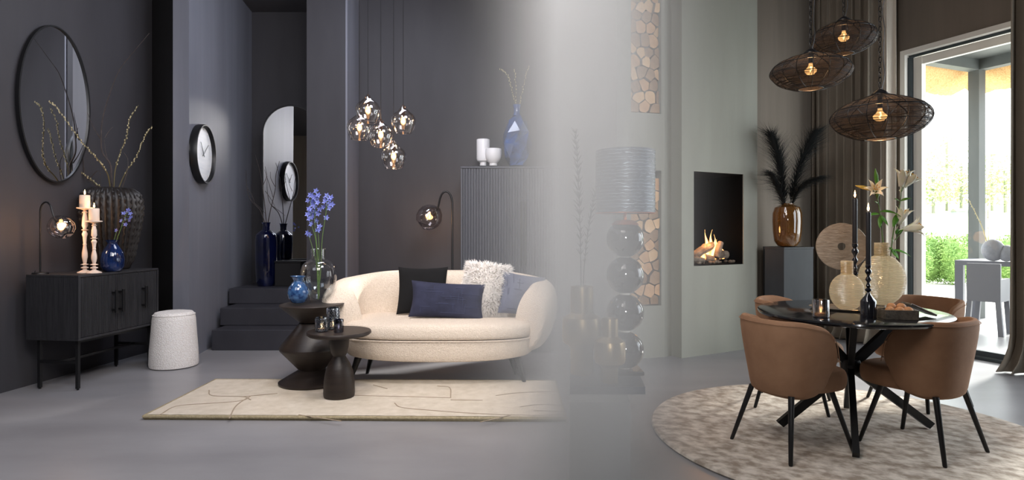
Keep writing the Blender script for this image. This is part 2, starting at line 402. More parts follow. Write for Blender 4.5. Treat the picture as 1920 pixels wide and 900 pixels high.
# firewood
def clip(poly, p, n):
    out = []
    for i in range(len(poly)):
        a, b = poly[i], poly[(i+1) % len(poly)]; da = (a-p).dot(n); db = (b-p).dot(n)
        if da <= 0: out.append(a)
        if da*db < 0: out.append(a+(b-a)*(da/(da-db)))
    return out
rw = random.Random(3)
def firewood(z0, z1, label, group, cell=.1):
    W = sb-sa-.01; H = z1-z0-.01; nc = 3; nr = int(H/cell); pts = []
    for r in range(nr):
        k = nc if r % 2 else nc-.0
        for c_ in range(int(k)+(r % 2)):
            pts.append(Vector(((c_+.5-(.5 if r % 2 else 0))*W/nc+rw.uniform(-.26, .26)*W/nc, (r+.5)*H/nr+rw.uniform(-.3, .3)*H/nr)))
    for i, p in enumerate(pts):
        poly = [Vector((0, 0)), Vector((W, 0)), Vector((W, H)), Vector((0, H))]
        for j, q in enumerate(pts):
            if i != j and (q-p).length < .4: poly = clip(poly, (p+q)/2, q-p)
            if len(poly) < 3: break
        if len(poly) < 3: continue
        c0 = sum(poly, Vector((0, 0)))/len(poly)
        A = abs(sum(poly[k].x*poly[(k+1) % len(poly)].y-poly[(k+1) % len(poly)].x*poly[k].y for k in range(len(poly))))/2
        if A < .0012: continue
        mode = rw.random(); out = []
        n = len(poly); keep = rw.randrange(n)
        for k in range(n):
            a, b, c_ = poly[k-1], poly[k], poly[(k+1) % n]
            if mode < .3 or k in (keep, (keep+1) % n, (keep+2) % n): out.append(b)
            else: out += [b+(a-b)*.36, b+(a-b)*.12+(c_-b)*.12, b+(c_-b)*.36]
        out = [c0+(q-c0)*.905 for q in out]
        base = Vector(FWa)+wd*(sa+.005+c0.x); y0 = rw.uniform(.012, .05)
        mb = MB(); m_ = len(out)
        def w3(q, dep):
            u = q-c0; return (wd.x*u.x+wn.x*dep, wd.y*u.x+wn.y*dep, u.y)
        vs = [w3(q, y0) for q in out]+[w3(q, .3) for q in out]
        k0 = 0; mb.add(vs, [tuple(range(m_))]); mb.cur = 1
        mb.f += [(k, (k+1) % m_, m_+(k+1) % m_, m_+k) for k in range(m_)]; mb.m += [1]*m_
        wi = rw.randrange(3); tone = ('tan', 'pale', 'greyish')[wi]
        row = sorted(set(round(int(q_.y/(H/nr))) for q_ in pts)).index(int(p.y/(H/nr))); mates = sorted(q_.x for q_ in pts if int(q_.y/(H/nr)) == int(p.y/(H/nr))); ci = mates.index(p.x)
        side = 'at the lamp side' if ci == 0 else ('at the fireplace side' if ci == len(mates)-1 else ('in the middle' if len(mates) == 3 else 'inner, %s' % ('nearer the lamp' if ci < len(mates)/2 else 'nearer the fireplace')))
        ordn = 'lowest second third fourth fifth sixth seventh eighth ninth tenth eleventh twelfth thirteenth fourteenth fifteenth sixteenth seventeenth eighteenth nineteenth twentieth'.split()
        lb = '%s log %s, %s row up, %s' % (tone, side, ordn[row] if row else 'bottom', label)
        if not row: lb = '%s split log %s of the bottom row, %s' % (tone, side, label)
        o = fixn(mb.make('firewood_log', [WE[wi], M['bark']], smooth=False, loc=(base.x, base.y, z0+.005+c0.y)))
        tag(o, lb, 'log', group)
WE = [M['wood_end'], mat('split_wood_pale', C(206, 168, 124), .8, 0, C(226, 190, 148), (10, 10, 10), .2, .3, (30, 30, 30)),
      mat('split_wood_aged', C(140, 112, 86), .8, 0, C(168, 136, 104), (10, 10, 10), .2, .3, (30, 30, 30))]
firewood(zu0, 3.5, 'upper niche', 'firewood in the upper niche')
firewood(zl0, zl1-.06, 'lower niche', 'firewood in the lower niche')
# fireplace block
FBa, FBb = (1.604, 5.80), (X(1420, 6.32), 6.32)
fs0, q0 = hit(1301, FBa, FBb); fs1, q1 = hit(1394, FBa, FBb)
fz0, fz1 = Z(499, q0.y), Z(321, q0.y)
fo, fd, fn_ = holed('wall_fireplace', FBa, FBb, [(fs0, fs1, fz0, fz1)], M['plaster'], .5)
a = Vector(FBa)
def fp(s, dep): p = a+fd*s+fn_*dep; return (p.x, p.y)
mb = MB()
mb.prism([fp(fs0, .45), fp(fs1, .45), fp(fs1, .47), fp(fs0, .47)], fz0, fz1)
mb.prism([fp(fs0, .01), fp(fs0, .45), fp(fs0+.012, .45), fp(fs0+.012, .01)], fz0, fz1)
mb.prism([fp(fs1-.012, .01), fp(fs1-.012, .45), fp(fs1, .45), fp(fs1, .01)], fz0, fz1)
mb.prism([fp(fs0+.012, .01), fp(fs1-.012, .01), fp(fs1-.012, .45), fp(fs0+.012, .45)], fz0, fz0+.012)
mb.prism([fp(fs0+.012, .01), fp(fs1-.012, .01), fp(fs1-.012, .45), fp(fs0+.012, .45)], fz1-.012, fz1)
t = thing('fireplace', 'black recessed gas fireplace burning in the grey plaster chimney breast', 'fireplace')
mb.make('firebox', M['soot'], t, smooth=False)
b = MB()
for k in range(60):
    s = rw.uniform(fs0+.03, fs1-.03); dp = rw.uniform(.05, .4); r = rw.uniform(.012, .03); x, y = fp(s, dp)
    b.ball((x, y, fz0+.012+r*.6), r, 6, 4, (1, 1, .7))
tag(b.make('ember_bed', M['char'], t), kind='stuff')
# burning logs
flogs = [((.06, .12, .05), (.34, .16, .17), .045), ((.12, .22, .06), (.3, .1, .03), .04), ((.22, .14, .16), (.42, .24, .06), .036),
         ((.02, .08, .04), (.15, .05, .03), .026), ((.3, .08, .05), (.38, .1, .2), .034), ((.36, .18, .06), (.5, .16, .07), .05)]
W_ = fs1-fs0
LB = ['long charred log lying across the middle of the fireplace embers', 'charred log crossing beneath the long one in the fireplace', 'charred log propped up behind the middle flames', 'thin short charred stick at the front corner of the fire', 'charred log standing steeply beside the middle flames', 'round charred log lying alone away from the tall flames']
for ix, (p, q, r) in enumerate(flogs):
    A_ = fp(fs0+p[0]*W_/.53, p[1]); B_ = fp(fs0+q[0]*W_/.55, q[1])
    o = MB().tube([(A_[0], A_[1], fz0+p[2]+.02), ((A_[0]+B_[0])/2, (A_[1]+B_[1])/2, fz0+(p[2]+q[2])/2+.03), (B_[0], B_[1], fz0+q[2]+.02)], [r*.9, r, r*.85], 10).make('burning_log', M['char'])
    tag(o, LB[ix], 'log', 'burning logs in the fireplace')
def flame_mat():
    m = bpy.data.materials.new('fire'); m.use_nodes = True; nt = m.node_tree; nt.nodes.clear()
    o = nt.nodes.new('ShaderNodeOutputMaterial'); mx = nt.nodes.new('ShaderNodeMixShader'); e = nt.nodes.new('ShaderNodeEmission'); tr = nt.nodes.new('ShaderNodeBsdfTransparent')
    lw = nt.nodes.new('ShaderNodeLayerWeight'); lw.inputs[0].default_value = .5
    r = nt.nodes.new('ShaderNodeValToRGB'); r.color_ramp.elements[0].color = (1, .62, .2, 1); r.color_ramp.elements[1].color = (1, .14, .01, 1)
    r.color_ramp.elements[1].position = .8
    nt.links.new(lw.outputs['Facing'], r.inputs[0]); nt.links.new(r.outputs[0], e.inputs[0]); e.inputs[1].default_value = 4.5
    mr = nt.nodes.new('ShaderNodeMapRange'); mr.inputs[3].default_value = .1; mr.inputs[4].default_value = 1.0
    nt.links.new(lw.outputs['Facing'], mr.inputs[0]); nt.links.new(mr.outputs[0], mx.inputs[0])
    nt.links.new(e.outputs[0], mx.inputs[1]); nt.links.new(tr.outputs[0], mx.inputs[2]); nt.links.new(mx.outputs[0], o.inputs[0]); return m
M['fire'] = flame_mat()
for (sx, h, r, dp) in ((.05, .40, .05, .15), (.1, .27, .045, .2), (.02, .3, .04, .12), (.29, .3, .035, .18), (.335, .25, .04, .14), (.37, .3, .035, .2), (.42, .2, .035, .17), (.2, .13, .03, .12), (.46, .12, .03, .16)):
    cx, cy = fp(fs0+sx*W_/.58+.02, dp); pts = []; ra = []
    ph = rw.uniform(0, 6)
    for k in range(11):
        u = k/10; pts.append((cx+.022*sin(ph+u*5)*u, cy, fz0+.05+h*u)); ra.append(max(.001, r*(sin(pi*min(1, u*1.0+.12)**.7))*(1-u*.4)))
    MB().tube(pts, ra, 12).make('flame', M['fire'], t)
light('fire_glow', 'POINT', (*fp(fs0+.3, .1), fz0+.25), 5, (1, .45, .15), .08)

# right back wall, window wall
wall('wall_right_back', (X(1418, 6.3)-.05, 6.42), (3.68, 7.3), M['taupe_wall'])
WA = Vector((3.68, 7.3)); WD = Vector((.3825, -.924)); WN = Vector((.924, .3825))
def wp(s, o=0): p = WA+WD*s+WN*o; return (p.x, p.y)
OZ = Z(101, 6.47)     # top of opening
S0, S1 = .98, 3.4
mb = MB()
mb.prism([wp(-.15, 0), wp(S0, 0), wp(S0, .28), wp(-.15, .28)], 0, CZ)
mb.prism([wp(S0, 0), wp(S1, 0), wp(S1, .28), wp(S0, .28)], OZ, CZ)
mb.prism([wp(S1, 0), wp(10.4, 0), wp(10.4, .28), wp(S1, .28)], 0, CZ)
st('wall_window', mb, M['taupe_wall'])
wall('wall_behind', (-4.6, -2.0), (7.7, -2.4), M['taupe_wall'], side=-1)
# window: a lining, a frame, a fixed leaf and panes
win = thing('window_1', None, None); win['kind'] = 'structure'
def wbox(s0, s1, o0, o1, z0, z1, name, m):
    return MB().prism([wp(s0, o0), wp(s1, o0), wp(s1, o1), wp(s0, o1)], z0, z1).make(name, m, win, smooth=False)
wbox(S0, S0+.05, -.015, .2, 0, OZ, 'window_lining', M['frame'])
wbox(S0+.05, S1, -.015, .2, OZ-.05, OZ, 'window_lining', M['frame'])
wbox(S0+.05, S1, .03, .12, .0, .025, 'window_track', M['track'])
wbox(S0+.05, S1, .05, .08, OZ-.075, OZ-.05, 'window_track', M['track'])
wbox(S0+.05, S0+.085, .03, .12, .025, OZ-.075, 'window_track', M['track'])
wbox(S0+.085, S0+.17, .07, .13, .03, OZ-.08, 'window_frame', M['frame'])
wbox(S0+.17, S1, .08, .13, OZ-.16, OZ-.08, 'window_frame', M['frame'])
wbox(S0+.17, S1, .08, .13, .03, .08, 'window_frame', M['track'])
wbox(S0+.17, S1, .10, .106, .08, OZ-.16, 'window_pane', thin_glass('window_glass', (.98, .99, .98, 1), .02, .01, .25, .003))
# dark strip between the curtains and corner is wall; outside: deck, ground
deck = thing('floor_deck', None, None); deck['kind'] = 'structure'
nb = 0
pw = .145
bd = MB()
for k in range(26):
    o0 = .3+k*pw
    if k < 22:
        vs = [wp(.0, o0), wp(4.2, o0), wp(4.2, o0+pw-.012), wp(.0, o0+pw-.012)]
        MB().prism(vs, -.06, -.015+.002*(k % 3)).make('plank', M['plank'], deck, smooth=False)
st('ground', MB().prism([wp(-12, .29), wp(4.5, .29), wp(4.5, 30), wp(-12, 30)], -.4, -.061), mat('pale_gravel', C(232, 228, 220), .9))
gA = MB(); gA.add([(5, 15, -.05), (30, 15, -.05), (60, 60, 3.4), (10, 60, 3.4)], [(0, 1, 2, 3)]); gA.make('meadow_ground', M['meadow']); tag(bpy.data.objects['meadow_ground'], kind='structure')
# ================================================================== dark room
TOP = .876
def spot(px, Y): return X(px, Y)
# --- sideboard
SA = Vector((-3.252, 4.6)); SD = Vector((.12, .993)); SN = Vector((-.993, .12))
def sbp(u, v): p = SA+SD*u+SN*v; return (p.x, p.y)
srz = math.atan2(SD.y, SD.x)      # local x runs along the front, local y to the wall
t = thing('sideboard', 'black ribbed three-door sideboard on slim metal legs below the oval mirror', 'sideboard', (SA.x, SA.y, 0), srz)
SL, SW = .868, .44; zb, zt = .38, TOP
mb = MB(); k = .018
mb.box((0, 0, zb), (SL, SW, zb+k), bev=.002); mb.box((0, 0, zt-k), (SL, SW, zt), bev=.002)
mb.box((0, 0, zb+k), (k, SW, zt-k)); mb.box((SL-k, 0, zb+k), (SL, SW, zt-k)); mb.box((k, SW-.01, zb+k), (SL-k, SW, zt-k))
mb.make('body', M['black_soft'], t)
edges = [(.02, .37), (.374, .62), (.626, .848)]
for i, (x0, x1) in enumerate(edges):
    d = MB().box((x0, .012, zb+k+.002), (x1, .03, zt-k-.002)); n = int((x1-x0)/.0125); wd_ = (x1-x0)/n
    for q in range(n):
        xa = x0+q*wd_; zz = (zb+k+.004, zt-k-.004)
        d.prism([(xa+.001, .0122), (xa+wd_*.3, .004), (xa+wd_*.7, .004), (xa+wd_-.001, .0122)], *zz)
    do = d.make('door', M['black_soft'], t, smooth=False)
    hx = {0: x1-.035, 1: x0+.035, 2: x0+.045}[i]
    h = MB().box((hx-.012, -.042, .55), (hx+.012, -.028, .735), bev=.002).box((hx-.008, -.03, .565), (hx+.008, .006, .58)).box((hx-.008, -.03, .705), (hx+.008, .006, .72))
    h.make('handle', M['black'], do)
for x in (.05, SL-.05):
    for y in (.05, SW-.07):
        lg = MB().box((x-.011, y-.011, .012), (x+.011, y+.011, zb)).lathe([(.009, 0), (.009, .014)], 10, (x, y)); lg.make('leg', M['black'], t)
mb = MB().box((.05, .042, zb-.024), (SL-.05, .058, zb)).box((.05, SW-.078, zb-.024), (SL-.05, SW-.062, zb))
for x in (.05, SL-.05): mb.box((x-.008, .05, .2), (x+.008, SW-.07, .22))
mb.box((.05, .2, .2), (SL-.05, .216, .219)); mb.make('stretcher', M['black'], t)
# --- stool
t = thing('stool', 'round white boucle stool standing against the clock wall', 'stool', (-3.02, 5.48, 0))
s_ = 5.48/F
mb = MB(); prof = [(.12, .004), (.196, .008), (.2, .03), (.195, .15), (.183, .3), (.175, .42), (.168, .462), (.15, .484), (.1, .492), (.02, .494)]
MB().lathe(prof, 48).make('seat_body', M['white_boucle'], t)
MB().torus((0, 0, .462), .1695, .0035, 48, 6).make('piping', M['white_boucle'], t)
# --- wall clock on the column
cx, cy = -2.974-.158*(6.0-5.84)+.0, 6.02
cl = thing('wall_clock', 'round black-rimmed clock with white dial on the blue-grey column', 'clock', (-3.057, 6.0, Z(289, 6.0)), R(90+9))
# local y = depth into the wall, local x along the wall
cr = .29
mb = MB(); prof = [(cr*.985, .0), (cr, -.01), (cr, -.062), (cr*.985, -.07), (cr*.95, -.07), (cr*.93, -.062), (cr*.92, -.03)]
def lathe_y(prof, n=64):
    m = MB(); rings = [[(r*cos(2*pi*i/n), y, r*sin(2*pi*i/n)) for i in range(n)] for r, y in prof]; m.loft(rings, True, (False, False)); return m
lathe_y(prof).make('rim', M['black'], cl)
lathe_y([(.0005, -.032), (cr*.925, -.032)]).make('dial', M['clock_face'], cl, smooth=False)
def hand(angle, L, w_):
    dx, dz = sin(angle), cos(angle)
    m = MB(); m.add([(-dx*.03-dz*w_, -.038, -dz*.03+dx*w_), (-dx*.03+dz*w_, -.038, -dz*.03-dx*w_), (dx*L+dz*w_*.4, -.038, dz*L-dx*w_*.4), (dx*L-dz*w_*.4, -.038, dz*L+dx*w_*.4)] +
          [(-dx*.03-dz*w_, -.042, -dz*.03+dx*w_), (-dx*.03+dz*w_, -.042, -dz*.03-dx*w_), (dx*L+dz*w_*.4, -.042, dz*L-dx*w_*.4), (dx*L-dz*w_*.4, -.042, dz*L+dx*w_*.4)],
          [(0, 1, 2, 3), (4, 7, 6, 5), (0, 4, 5, 1), (1, 5, 6, 2), (2, 6, 7, 3), (3, 7, 4, 0)])
    return m
hand(R(-38), .14, .005).make('clock_hand', M['track'], cl, smooth=False); hand(R(52), .17, .004).make('clock_hand', M['track'], cl, smooth=False)
hm = MB().box((-.002, -.036, cr*.8), (.002, -.033, cr*.88)).make('hour_mark', M['frame'], cl, smooth=False)
for k in range(1, 12):
    h_ = hm.copy(); col.objects.link(h_); h_.parent = cl; h_.rotation_euler = (0, 2*pi*k/12, 0)
# --- oval mirror on the wall
WLn = Vector((.993, -.12)); my0 = 4.998
mc = Vector((-3.80+.1212*(my0-4.57), my0))
mt = thing('wall_mirror', 'thin black oval mirror on the charcoal wall above the table lamp', 'mirror', (mc.x+.012*.99, mc.y, Z(196, my0)), math.atan2(.993, .12))
mrx, mrz = .335, .635
def ring_oval(mb, rx, rz_, t_, d0, d1, n=72):
    rings = []
    for i in range(n):
        a = 2*pi*i/n; c_, s_ = cos(a), sin(a)
        rings.append([((rx)*c_, d0, rz_*s_), (rx*c_, d1, rz_*s_), ((rx+t_)*c_, d1, (rz_+t_)*s_), ((rx+t_)*c_, d0, (rz_+t_)*s_)])
    m = len(rings[0]); vs = [p for r in rings for p in r]
    mb.add(vs, [(i*m+j, ((i+1) % n)*m+j, ((i+1) % n)*m+(j+1) % m, i*m+(j+1) % m) for i in range(n) for j in range(m)]); return mb
fixn(ring_oval(MB(), mrx-.008, mrz-.01, .012, 0, -.032).make('frame', M['black'], mt))
mb = MB(); mb.add([(0, -.02, 0)]+[((mrx-.006)*cos(2*pi*i/64), -.02, (mrz-.008)*sin(2*pi*i/64)) for i in range(64)], [(0, 1+(i+1) % 64, 1+i) for i in range(64)])
mb.make('mirror_pane', M['mirror'], mt, smooth=False)
# --- glass globe lamps
def bulb(t, c, r=.022, e=5, light_on=True):
    prof = [(.003, .062), (.011, .058), (.012, .04), (.018, .026), (r, .008), (r*.95, -.006), (r*.6, -.019), (.002, -.024)]
    m = MB(); m.lathe([(a, b+c[2]) for a, b in prof], 16, (c[0], c[1]))
    m.make('bulb', M['bulb_glass'], t)
    MB().tube([(c[0], c[1], c[2]+.03), (c[0]+.006, c[1], c[2]+.012), (c[0]-.004, c[1], c[2]), (c[0]+.003, c[1], c[2]-.008)], .0045, 6).make('filament', M['bulb'], t)
    if light_on:
        wpos = t.matrix_basis @ Vector(c)
        l = light('bulb_light', 'POINT', wpos, e, (1, .58, .28), .02)
M['bulb_glass'] = bpy.data.materials.new('bulb_glass'); M['bulb_glass'].use_nodes = True
nt = M['bulb_glass'].node_tree; nt.nodes.clear(); o_ = nt.nodes.new('ShaderNodeOutputMaterial'); mx = nt.nodes.new('ShaderNodeMixShader'); e_ = nt.nodes.new('ShaderNodeEmission'); tr_ = nt.nodes.new('ShaderNodeBsdfTransparent')
mx.inputs[0].default_value = .45; e_.inputs[0].default_value = (1, .5, .17, 1); e_.inputs[1].default_value = 6
nt.links.new(tr_.outputs[0], mx.inputs[1]); nt.links.new(e_.outputs[0], mx.inputs[2]); nt.links.new(mx.outputs[0], o_.inputs[0])
def globe_lamp(name, label, base, h, arc, gpos, gr, pole_r=.007, tilt=.5, baser=.08, e=4, bz=0):
    """a bent rod from its base up and over to a dimpled globe (positions relative to the base)"""
    t = thing(name, label, 'lamp', base)
    MB().lathe([(baser, 0), (baser, .008), (baser*.95, .012), (.01, .014)], 32).make('base', M['black'], t)
    pts = [(0, 0, .01), (0, 0, h*.5), (0, 0, h-arc*.45)]
    dx, dy = gpos[0], gpos[1]; L = math.hypot(dx, dy); ux, uy = dx/L, dy/L
    a2 = L*.56
    for k in range(1, 8):
        a = pi*k/8; pts.append((ux*(a2/2)*(1-cos(a)), uy*(a2/2)*(1-cos(a)), h-arc*.45+arc*.45*sin(a)))
    pts.append((ux*a2*1.12, uy*a2*1.12, h-arc*.62))
    sock = Vector((ux*a2*1.25, uy*a2*1.25, h-arc*.78)); pts.append(sock)
    MB().tube(pts, pole_r, 10).make('pole', M['black'], t)
    g = Vector((gpos[0], gpos[1], gpos[2])); ax = (sock-g).normalized()
    MB().tube([sock, sock+(g-sock)*.3, sock+(g-sock)*.55], [pole_r*2.0, pole_r*2.2, pole_r*2.0], 12).make('socket', M['black'], t)
    q = ax.to_track_quat('Z', 'Y')
    prof = [(.014, 1.02), (.1, 1.0), (.5, .84), (.84, .5), (1, .08), (.96, -.3), (.78, -.66), (.46, -.92), (.2, -.86), (.01, -.8)]
    m = MB().lathe([(a*gr, b*gr) for a, b in prof], 36)
    m.v = [tuple(q @ Vector((x*(1+.05*sin(3*math.atan2(y, x))), y*(1+.04*cos(2*math.atan2(y, x))), z))) for x, y, z in m.v]
    m.make('glass_shade', M['smoke_glass'], t, loc=g)
    bulb(t, (g.x, g.y, g.z-.005), gr*.27, e)
    return t
Yl = 4.72; bx = -3.63
gx, gz = X(118, Yl), Z(425, Yl)
t = globe_lamp('table_lamp', 'black bent-rod table lamp with smoky glass globe on the sideboard', (bx, Yl, TOP), Z(379, Yl)-TOP, .16, (gx-bx, -.02, gz-TOP), .092, .0065, baser=.055, e=8)
MB().tube(cat([(0, .02, .012), (-.07, .04, .006), (-.1, .08, .02)]), .003, 6).make('cord', M['black'], t)
# --- candlesticks
def candlestick(name, label, x, Y, ybase, rows, cand, mtl, cmat, group, n=28, k=1.0, plate_extra=None):
    t = thing(name, label, 'candlestick', (x, Y, Z(ybase, Y) if ybase else TOP), 0, group)
    return t
sc1 = 4.85/F
def stick(x, Y, z0, H, label):
    t = thing('candlestick', label, 'candlestick', (x, Y, z0), 0, 'cream turned candlesticks on the sideboard')
    a = [(.052, 0), (.052, .006), (.04, .012), (.016, .024), (.012, .034), (.026, .038), (.026, .044), (.012, .05), (.01, .06), (.03, .066), (.01, .074)]
    H0, H1 = .078, H-.03
    body = [(.012, 0), (.02, .12), (.019, .2), (.011, .34), (.014, .36), (.011, .38), (.014, .5), (.02, .56), (.011, .62), (.026, .64), (.011, .66), (.02, .72), (.018, .86), (.011, .96), (.02, .98), (.011, 1)]
    if H < .4: body = [(.012, 0), (.021, .14), (.018, .3), (.011, .5), (.016, .53), (.011, .56), (.017, .8), (.012, .94), (.022, .97), (.011, 1)]
    a += [(r, H0+(H1-H0)*u) for r, u in body]
    a += [(.01, H-.022), (.03, H-.014), (.056, H-.008), (.056, H), (.046, H+.001), (.01, H+.001)]
    MB().lathe(a, 28).make('stick', M['cream_paint'], t)
    c = thing('pillar_candle', label.replace('turned candlestick', 'pillar candle burning on the turned candlestick').replace('standing ', ''), 'candle', (x, Y, z0+H+.0015), 0, 'cream pillar candles on the sideboard')
    MB().lathe([(.035, 0), (.0365, .003), (.0365, .092), (.034, .096), (.02, .092), (.003, .09)], 28).make('wax', M['candle'], c)
    MB().tube([(0, 0, .09), (.001, 0, .104)], .0015, 6).make('wick', M['redwine'], c)
    MB().lathe([(.001, .1), (.005, .106), (.006, .113), (.004, .124), (.0008, .14)], 12).make('flame', M['flame'], c)
    light('candle_light', 'POINT', (x, Y, z0+H+.125), .5, (1, .5, .2), .01)
y1 = 4.85
stick(X(159, y1), y1, TOP, Z(389, y1)-TOP, 'tall cream turned candlestick standing beside the table lamp')
stick(X(179, y1)+.003, y1-.02, TOP, Z(414, y1)-TOP, 'shorter cream turned candlestick standing beside the blue vase')
# --- big ribbed clay vase
Yv = 5.33; xv = X(209, Yv); ca = CA(209)
t = thing('floor_vase', 'large dark clay vase with knobbly vertical ribs on the sideboard', 'vase', (xv, Yv, TOP))
s_ = Yv/F; H = Z(352, Yv)-TOP
prof = [(.55, 0), (.62, .02), (.70, .12), (.79, .28), (.9, .46), (.98, .62), (1.0, .76), (.96, .87), (.86, .94), (.70, .985), (.5, 1.0), (.42, .99), (.40, .96)]
rv = 59*s_*ca
m = MB(); n = 34*6; rows = 70
pp = cat([(a, 0, b) for a, b in prof], 6); rings = []
for j, p in enumerate(pp):
    ring = []
    for i in range(n):
        a = 2*pi*i/n; k = i % 6
        rib = {0: 1, 1: .45, 5: .45}.get(k, 0)
        ft = min(1, max(0, (p.z-.02)*8))*(1 if p.x > .5 else 0)*(1 if j < len(pp)-10 else .2)
        wob = .5+.5*sin(p.z*75+(i//6) % 2*1.5)
        rr = rv*p.x+rib*(.008+.013*wob)*ft
        aa = a+(.02*sin(p.z*75)*ft if rib == 1 else 0)
        ring.append((rr*cos(aa), rr*sin(aa), p.z*H))
    rings.append(ring)
m.loft(rings, True, (True, False)); m.make('vase_body', M['pot'], t, ang=60)
# branches in it
def branch(name, pts, label, group, r0=.007, r1=.002, m_='branch', catk=0, twigs=(), cat_='branch', cr_=.006):
    """pts and twigs are world points"""
    b0 = Vector(pts[0]); t = thing(name, label, cat_, b0, 0, group)
    cp = cat([Vector(p)-b0 for p in pts], 6); n = len(cp)
    MB().tube(cp, [r0+(r1-r0)*i/(n-1) for i in range(n)], 7).make('stem', M[m_], t)
    for tw in twigs:
        c2 = cat([Vector(p)-b0 for p in tw], 5); k = len(c2)
        MB().tube(c2, [r0*.6+(r1*.8-r0*.6)*i/(k-1) for i in range(k)], 6).make('twig', M[m_], t)
    if catk:
        mb = MB(); rr = random.Random(len(pts)+catk)
        for i in range(catk):
            u = .25+.75*i/catk; q = cp[min(n-2, int(u*(n-1)))]; q2 = cp[min(n-1, int(u*(n-1))+1)]; d = q.lerp(q2, (u*(n-1)) % 1)
            o_ = Vector((rr.uniform(-1, 1), rr.uniform(-1, 1), rr.uniform(-.3, .6))).normalized()*(r1+cr_*.8)
            mb.ball(d+o_, cr_, 7, 5, (.75, .75, 1.35))
        tag(mb.make('catkins', M['catkin'], t), kind='stuff')
    return t
def PX(lst, Y, y0=0, y1=0):
    n = len(lst); return [P(a, b, Y+y0+(y1-y0)*i/max(1, n-1)) for i, (a, b) in enumerate(lst)]
G1 = 'tall branches in the ribbed clay vase'
branch('bare_branch', PX([(211, 356), (209, 330), (207, 308), (192, 285), (190, 255), (193, 220), (206, 175), (222, 135), (240, 110), (280, 62)], Yv, 0, -.05), 'tallest bare dark branch rising from the ribbed clay vase towards the black strip', G1, .009, .002,
       twigs=[PX([(190, 262), (176, 240), (163, 210)], Yv, 0, -.1), PX([(197, 258), (205, 245), (212, 238)], Yv, 0, .05), PX([(204, 305), (198, 285), (196, 262)], Yv, 0, .05)])
branch('catkin_branch', PX([(207, 356), (203, 330), (195, 315), (180, 295), (155, 268), (125, 228), (105, 200), (93, 190)], Yv, -.05, -.47), 'catkin branch arching from the ribbed vase across the oval mirror', G1, .006, .002, 'olive_branch', 46)
branch('catkin_branch', PX([(213, 356), (216, 320), (224, 290), (238, 255), (243, 225), (260, 197)], Yv, 0, .0), 'upright catkin branch in the ribbed vase between the two bare ones', G1, .005, .002, 'olive_branch', 30)
branch('catkin_branch', PX([(222, 354), (235, 325), (255, 295), (270, 260), (285, 236)], Yv, 0, .05), 'catkin branch leaning from the ribbed vase to the black strip', G1, .005, .002, 'olive_branch', 32)
branch('catkin_branch', PX([(200, 358), (185, 348), (172, 338), (155, 325), (143, 314)], Yv, 0, -.05), 'short low catkin branch drooping over the rim of the ribbed vase', G1, .005, .002, 'olive_branch', 22)
branch('bare_branch', PX([(196, 357), (175, 345), (160, 330), (156, 300), (150, 275)], Yv, 0, -.04), 'curly bare branch low beside the oval mirror rim', G1, .006, .002, twigs=[PX([(166, 338), (185, 320), (190, 350)], Yv, 0, 0)])
branch('bare_branch', PX([(228, 354), (238, 325), (240, 300), (232, 285)], Yv, 0, .02), 'short bare twig hooking over in the ribbed vase', G1, .005, .002)
# --- blue glass vases
def lathe_thing(name, label, cat_, px, Y, ybase, prof, m, group=None, n=40, z=None, part='vase_body', flat=False, ang=35):
    """prof: (half width, row) pairs read off the picture at the thing's own distance"""
    s = Y/F; k = CA(px); z0 = Z(ybase, Y) if z is None else z
    yb = HY+(CH-z0)*F/Y
    t = thing(name, label, cat_, (X(px, Y), Y, z0), 0, group)
    pr = [(max(.0006, r*s*k), (yb-y)*s) for r, y in prof]
    MB().lathe(pr, n, caps=(True, False)).make(part, m, t, smooth=not flat, ang=ang)
    return t, pr
Yb = 5.0
tb, _ = lathe_thing('round_vase', 'small cobalt glass vase with flared rim on the sideboard', 'vase', 211, Yb, 508, [(14, 509), (18, 507), (23, 498), (24, 486), (20, 472), (13, 462), (9, 457), (12, 452), (15, 450), (13.5, 450.5), (8, 457), (11, 463), (16, 473)], M['blue_glass'], z=TOP)
def delphinium(label, pts, blooms, group, r=.0032, s=1.0, seed=1):
    rr = random.Random(seed)
    t = thing('delphinium', label, 'flower', pts[0], 0, group); b0 = Vector(pts[0]); cp = cat([Vector(p)-b0 for p in pts], 5)
    MB().tube(cp, [r*(1-.5*i/len(cp)) for i in range(len(cp))], 6).make('stem', M['stem'], t)
    for q in blooms:
        c0 = Vector(q)-b0; near = min(cp, key=lambda p: (p-c0).length+.3*max(0, p.z-c0.z+.01))
        m = MB(); m.cur = 0
        ax = Vector((rr.uniform(-.6, .6), -1, rr.uniform(-.3, .5))).normalized(); qt = ax.to_track_quat('Z', 'Y')
        L = .019*s
        for k in range(5):
            a = 2*pi*k/5+rr.uniform(-.2, .2)
            u = Vector((cos(a), sin(a), 0)); v = Vector((-sin(a), cos(a), 0))
            pl = [Vector((0, 0, 0)), u*L*.5+v*L*.34+Vector((0, 0, .2*L)), u*L*1.1+Vector((0, 0, .35*L)), u*L*.5-v*L*.34+Vector((0, 0, .2*L)), u*L*.55+Vector((0, 0, .1*L))]
            m.add([qt @ p+c0 for p in pl], [(0, 3, 4), (0, 4, 1), (1, 4, 2), (4, 3, 2)])
        m.ball(tuple(c0+qt @ Vector((0, 0, .004*s))), .0035*s, 6, 4)
        m.cur = 1; m.tube([near, (near+c0)/2+Vector((0, 0, -.004)), c0], .0012, 5)
        m.make('blossom', [M['bluepetal'], M['stem']], t)
    return t
rr = random.Random(5)
def PP(l, Y): return [P(a, b, Y+rr.uniform(-.04, .04)) for a, b in l]
